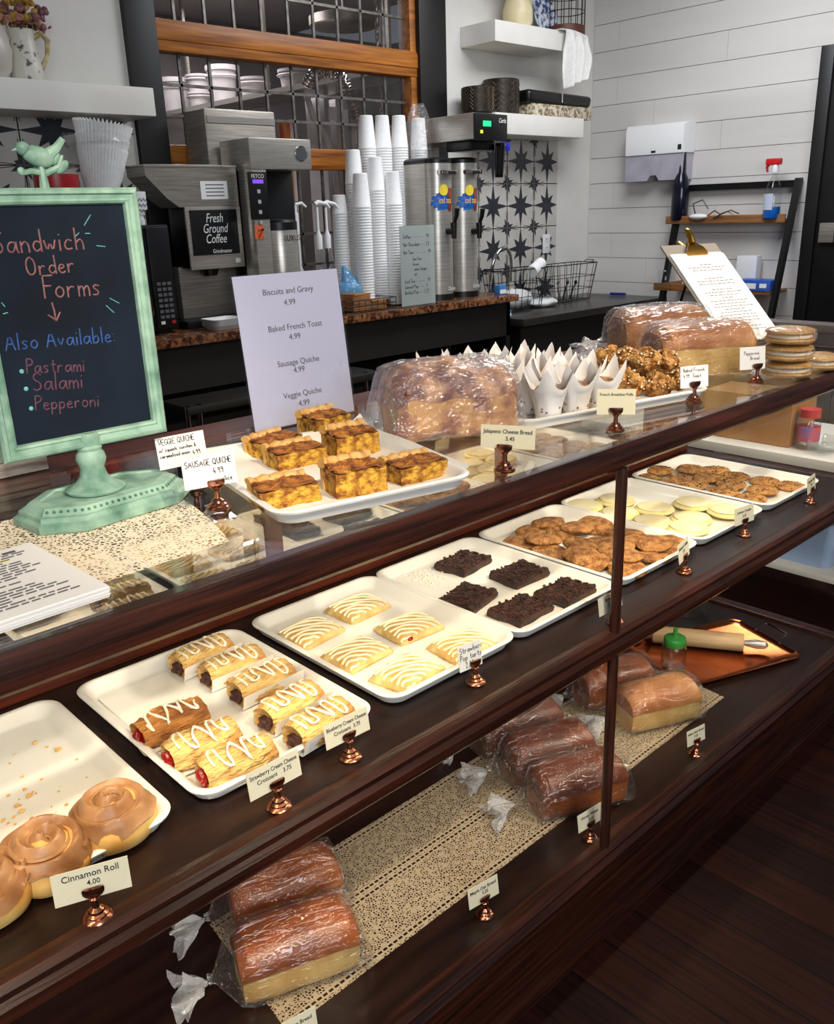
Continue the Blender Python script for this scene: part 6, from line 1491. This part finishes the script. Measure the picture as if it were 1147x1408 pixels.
MB().grid(lambda u, v: Vector((.0478 * math.cos(a), .0478 * math.sin(a), H * (.15 + .27 * v))) if False else Vector((.0478 * math.cos(2.2 + 1.4 * u), .0478 * math.sin(2.2 + 1.4 * u), H * (.15 + .27 * v))), 10, 4).build('label_print', mat('pale_label', (196, 206, 226), None, .5), sp)
p = atx(958, 298, xs1 - .05); mo = at_root('scanner', 'small white scanner with a curled cable on the ladder shelf', 'scanner', xs1 - .03, p.y, z1s)
m = MB(); m.ell((0, 0, .018), (.035, .06, .018), 14); m.build('body', WHITEP, mo)
m = MB(); m.tube([(0, -.055 + 0, .02), (.0, -.10, .05), (-.01, -.14, .03), (0, -.18, .045), (.01, -.22, .02), (0, -.16, .015), (-.01, -.10, .012), (0, -.2, .05), (0, -.25, .03)], .004, 6); m.build('cable', mat('brown_cable', (96, 72, 56), None, .6), mo)
m = MB(); m.tube([(0, .02, .03), (0, .04, .09), (0, -.02, .11), (0, -.06, .06)], .004, 6); m.build('black_lead', BLACKP, mo)
xs2 = XR - .16
pl_, pr_ = atx(1018, 392, xs2), atx(1066, 392, xs2); gb2 = at_root('glove_box', 'blue and white glove box on the lower ladder shelf', 'box', xs2, (pl_.y + pr_.y) / 2, z2s); hw = abs(pl_.y - pr_.y) / 2; hh = atx(1040, 384, xs2).z - z2s
MB().box((0, 0, hh / 2), (.12, 2 * hw, hh), None, .002).build('carton', mat('glove_blue', (38, 78, 176), (60, 110, 206), .5, scale=8), gb2); MB().box((-.061, hw * .3, hh * .45), (.001, hw, hh * .5)).box((-.061, -hw * .6, hh * .5), (.001, hw * .4, hh * .4)).build('white_print', PAPER, gb2)
pl_, pr_ = atx(1012, 375, xs2 + .05), atx(1042, 375, xs2 + .05); wb2 = at_root('white_carton', 'plain white carton behind the blue glove box', 'box', xs2 + .10, pl_.y - .05, z2s); MB().box((0, 0, .09), (.06, .12, .18), None, .002).build('carton', WHITEP, wb2)
q = atx(921, 392, xs2); jr2 = at_root('clear_jar', 'small clear jar at the end of the lower ladder shelf', 'jar', xs2 - .06, q.y, z2s); MB().lathe([(.04, 0), (.042, .01), (.042, .09), (.036, .1)], 20).build('jar_body', CLEAR, jr2)

# ------------------------------------------------------------------ kitchen seen through the leaded panes
KX = 2.32
def onk(px, py, dx=0): return atx(px, py, KX + dx)
e1, e2 = onk(218, 153, -.16), onk(506, 98, -.16); kz = (e1.z + e2.z) / 2
ksh = at_root('kitchen_shelf', 'steel wall shelf in the kitchen seen through the leaded window', 'shelf', KX, (e1.y + e2.y) / 2, kz)
LB().bx(KX - .16, KX + .16, max(e2.y - .9, 2.98), min(e1.y + .3, 5.55), kz - .03, kz).to('shelf_plate', STEEL, ksh)
m = LB()
for y in (e2.y, (e1.y + e2.y) / 2, e1.y - .2): m.bx(KX - .01, KX + .01, y - .012, y + .012, kz - .03, 3.0)
m.to('brackets', STEELD, ksh)
GPOT = mat('grey_tub_plastic', (190, 184, 182), (206, 200, 198), .4, scale=8)
def tub(l, t, r_, b, label, group=None, mtl=GPOT, n=1, name='kitchen_tub', cat='tub'):
    A, B = onk(l, b), onk(r_, b); w_ = .5 * (onk(r_, b) - onk(l, b)).length * .62; H = (onk(l, t).z - onk(l, b).z) * .95; yc_ = (A.y + B.y) / 2
    for k in range(n):
        o = at_root(name, label if n == 1 else label + (' at the bottom', ' on top')[k], cat, KX + .0, yc_, kz + .0015 + k * H / n, group); h = H / n - .003
        m = MB(); m.lathe([(w_ * .8, 0), (w_ * .95, h * .85), (w_ * 1.05, h * .87), (w_ * 1.05, h), (w_ * .9, h), (w_ * .75, .01), (.0005, .008)], 24); m.build('tub_body', mtl, o)
        MB().tube([(w_ * 1.06 * math.cos(a), w_ * 1.06 * math.sin(a), h * .72) for a in [2 * PI * q_ / 20 for q_ in range(20)]], .005, 5, True).build('rim', mtl, o)
tub(262, 92, 289, 143, 'grey tub of a pair on the kitchen shelf', n=2); tub(290, 80, 326, 137, 'large grey bucket beside the pair of tubs on the kitchen shelf')
tub(224, 98, 262, 150, 'wide grey pan stack at the far end of the kitchen shelf'); tub(332, 98, 370, 128, 'low white pan in the middle of the kitchen shelf'); tub(385, 86, 428, 116, 'low grey bin near the coiled hose on the kitchen shelf')
hz = [(424, 118), (430, 105), (440, 98), (452, 96), (464, 102), (473, 112), (478, 124), (482, 136), (488, 150), (492, 165)]
ph = [aty(a_, b_, 3.25) for a_, b_ in hz]; hs = at_root('coiled_hose', 'coiled steel spray hose arching behind the leaded panes', 'hose', ph[-1].x, 3.25, 1.0)
m = LB(); pts = []; N = 360
for k in range(N):
    u = k / (N - 1) * (len(ph) - 1); i = min(int(u), len(ph) - 2); c_ = ph[i].lerp(ph[i + 1], u - i); t = (ph[i + 1] - ph[i]).normalized(); n_ = t.cross(Vector((0, 1, 0))); a = k * 2 * PI * 26 / N
    pts.append(c_ + n_ * .032 * math.cos(a) + Vector((0, 1, 0)) * .032 * math.sin(a))
m.tube(pts, .0055, 5); m.to('coil', CHROME, hs); LB().tube(ph + [Vector((ph[-1].x, 3.25, 1.02))], .010, 6).to('inner_hose', STEELD, hs)
pp_ = [aty(a_, b_, 3.5) for a_, b_ in ((422, 132), (430, 160), (445, 182), (456, 203))]; gp = at_root('grey_pipe', 'curved pale pipe behind the leaded window', 'pipe', pp_[-1].x, 3.5, 1.0); LB().tube(pp_ + [Vector((pp_[-1].x + .1, 3.5, 1.0))], .018, 10).to('pipe', GPOT, gp)
for i, (l, t, r_, b) in enumerate(((445, 132, 456, 196), (461, 136, 480, 200), (483, 166, 500, 205))):
    A, B = aty(l, t, 4.0), aty(r_, b, 4.0); o = at_root('kitchen_carton', ('narrow grey carton beside the pale pipe in the kitchen', 'wide pale carton with a small label in the kitchen', 'pale carton low behind the paper cups in the kitchen')[i], 'box', (A.x + B.x) / 2, 4.1, 1.0)
    LB().bx(A.x, B.x, 4.0, 4.2, 1.001, A.z, .003).to('carton_body', GPOT, o); LB().bx(A.x + .03, A.x + .10, 3.998, 4.0, A.z - .14, A.z - .06).to('label', PAPER, o)
kt = at_root('kitchen_table', 'steel work table in the kitchen behind the window', 'table', 2.2, 4.1, 0)
LB().bx(.9, 3.4, 3.15, 4.3, .96, 1.0, .004).to('table_top', STEELD, kt)
for x in (.95, 3.35):
    for y in (3.2, 4.35): LB().bx(x - .02, x + .02, y - .02, y + .02, 0, .96).to('leg', STEELD, kt)
q = aty(391, 178, 3.3); H = aty(391, 166, 3.3).z
yc_ = at_root('yellow_can', 'yellow and red can behind the leaded panes', 'can', q.x, 3.3, 1.0); LB().lathe([(.03, 1.0), (.03, H), (.0005, H)], 18, (q.x, 3.3, 0)).to('can_body', mat('can_yellow', (220, 180, 50), (200, 60, 40), .4, scale=9), yc_)
q = aty(402, 180, 3.3); o = at_root('white_bottle', 'white bottle next to the yellow can in the kitchen', 'bottle', q.x + .01, 3.32, 1.0); LB().lathe([(.028, 1.0), (.03, H - .06), (.012, H - .02), (.012, H + .01), (.0005, H + .01)], 16, (q.x + .01, 3.32, 0)).to('bottle_body', WHITEP, o)
for i, (px_, p0, p1) in enumerate(((516, -10, 58), (523, 120, 160))):
    A, B = aty(px_, p0, 3.0), aty(px_, p1, 3.0); o = at_root('chain', ('steel chain hanging in the upper window sash', 'short steel chain end hanging above the cup stacks')[i], 'chain', A.x, 3.0, B.z)
    m = MB(); n = int((A.z - B.z) / .026) + 1
    for k in range(n):
        z = k * .026; pts = [((.010 * math.cos(a) if k % 2 else 0), (0 if k % 2 else .010 * math.cos(a)), z + .018 * math.sin(a)) for a in [2 * PI * j / 10 for j in range(10)]]
        m.tube(pts, .0032, 5, True)
    m.build('links', STEELD, o)
    if i: MB().tube([(0, 0, n * .026 - .02), (0, 0, 3.0 - B.z)], .004, 5).build('cord', STEELD, o)
q = aty(474, 38, 3.9); rl2 = at_root('round_lamp', 'round ceiling lamp ring glimpsed through the upper sash', 'lamp', q.x, 3.9, q.z)
MB().lathe([(.20, 0), (.22, .01), (.22, .06), (.18, .07), (.0005, .07)], 30).build('housing', STEELD, rl2)
MB().tube([(0, 0, .07), (0, 0, 3.2 - q.z)], .012, 8).build('rod', STEELD, rl2)

# ------------------------------------------------------------------ under the granite and beyond the case end
ut = at_root('utility_cart', 'dark cart with chrome legs under the granite counter', 'cart', 1.2, 2.05, 0)
q1_, q2_ = aty(262, 545, 2.0), aty(510, 465, 2.0)
for x in (aty(255, 545, 2.0).x, aty(272, 545, 2.0).x, aty(504, 465, 2.0).x, aty(519, 465, 2.0).x):
    LB().tube([(x, 2.0 if x < 1 else 2.02, 0), (x, 2.0 if x < 1 else 2.02, .86)], .011, 10).to('leg', CHROME, ut)
LB().bx(aty(252, 545, 2.0).x, aty(521, 465, 2.0).x, 1.98, 2.18, .30, .34, .004).to('lower_shelf', DARKV, ut)
LB().bx(aty(252, 545, 2.0).x, aty(521, 465, 2.0).x, 1.98, 2.18, .83, .86, .004).to('top_shelf', DARKV, ut)
ws = at_root('white_bench', 'white bench shelf past the end of the case, seen through its glass', 'bench', 1.85, .55, 0)
a = atx(960, 600, 1.62); b_ = atx(1147, 640, 1.62); wz = (a.z + b_.z) / 2
LB().bx(1.62, 2.15, -.1, .95, wz - .035, wz, .004).to('bench_top', SHELFW, ws)
LB().bx(1.63, 1.67, -.08, -.04, 0, wz - .035).to('leg', SHELFW, ws); LB().bx(1.63, 1.67, .88, .92, 0, wz - .035).to('leg', SHELFW, ws); LB().bx(2.09, 2.13, -.08, -.04, 0, wz - .035).to('leg', SHELFW, ws); LB().bx(2.09, 2.13, .88, .92, 0, wz - .035).to('leg', SHELFW, ws)
LB().bx(1.64, 2.13, -.06, .90, .24, .265, .003).to('lower_shelf', SHELFW, ws)
A, B = atx(968, 560, 1.70), atx(1090, 560, 1.70); cbx = at_root('cardboard_box', 'brown cardboard box on the white bench past the case end', 'box', 1.80, (A.y + B.y) / 2, wz + .001)
hw = abs(A.y - B.y) / 2; MB().box((0, 0, .085), (.20, 2 * hw, .17), None, .003).build('carton_body', CARD, cbx); MB().box((0, 0, .1706), (.201, .05, .0008)).build('tape', mat('packing_tape', (176, 140, 96), None, .25), cbx)
q = atx(1108, 600, 1.72); pj = at_root('plastic_jar', 'clear plastic jar with a red lid next to the cardboard box', 'jar', 1.74, q.y, wz + .001)
MB().lathe([(.035, 0), (.038, .01), (.038, .10), (.03, .115)], 22).build('jar_body', CLEAR, pj); MB().lathe([(.034, .112), (.034, .14), (.0005, .142)], 22).build('lid', mat('red_lid', (196, 60, 60), None, .4), pj); MB().lathe([(.0385, .03), (.0385, .08)], 22).build('label', mat('jar_label', (206, 90, 90), (80, 120, 190), .5, scale=18), pj)
q = atx(1132, 612, 1.72); gl = at_root('glass_dish', 'clear glass dish at the edge of the white bench', 'dish', 1.72, q.y, wz + .001); MB().lathe([(.03, 0), (.05, .01), (.06, .05), (.057, .05), (.047, .014), (.0005, .006)], 24).build('dish_body', CLEAR, gl)
pb3 = at_root('reflection_bin', 'pale blue bin added to stand for a reflection, on the lower bench shelf', 'bin', 1.86, .42, .266)  # added bin, its pale blue stands in for a reflection in the glass
m = MB(); m.loft([rrect(.34, .34, .03, 4, z=0), rrect(.40, .40, .035, 4, z=.17), rrect(.41, .41, .035, 4, z=.175), rrect(.39, .39, .03, 4, z=.175), rrect(.33, .33, .03, 4, z=.01)]); m.build('bin_body', mat('pale_blue_reflection', (160, 184, 224), (178, 200, 234), .3, scale=6), pb3)
bwall = MB(); 
for k in range(26): y = -.9 + k * .085; bwall.bx(2.30, 2.312, y + .001, y + .083, 0, 1.0)
bwall.bx(2.305, 2.36, -.9, 1.32, 0, 1.0); bwall.bx(2.28, 2.38, -.92, 1.34, 1.0, 1.03, .004)
struct(bwall.build('wall_half', mat('grey_beadboard', (92, 84, 80), (104, 96, 92), .5, scale=6)))
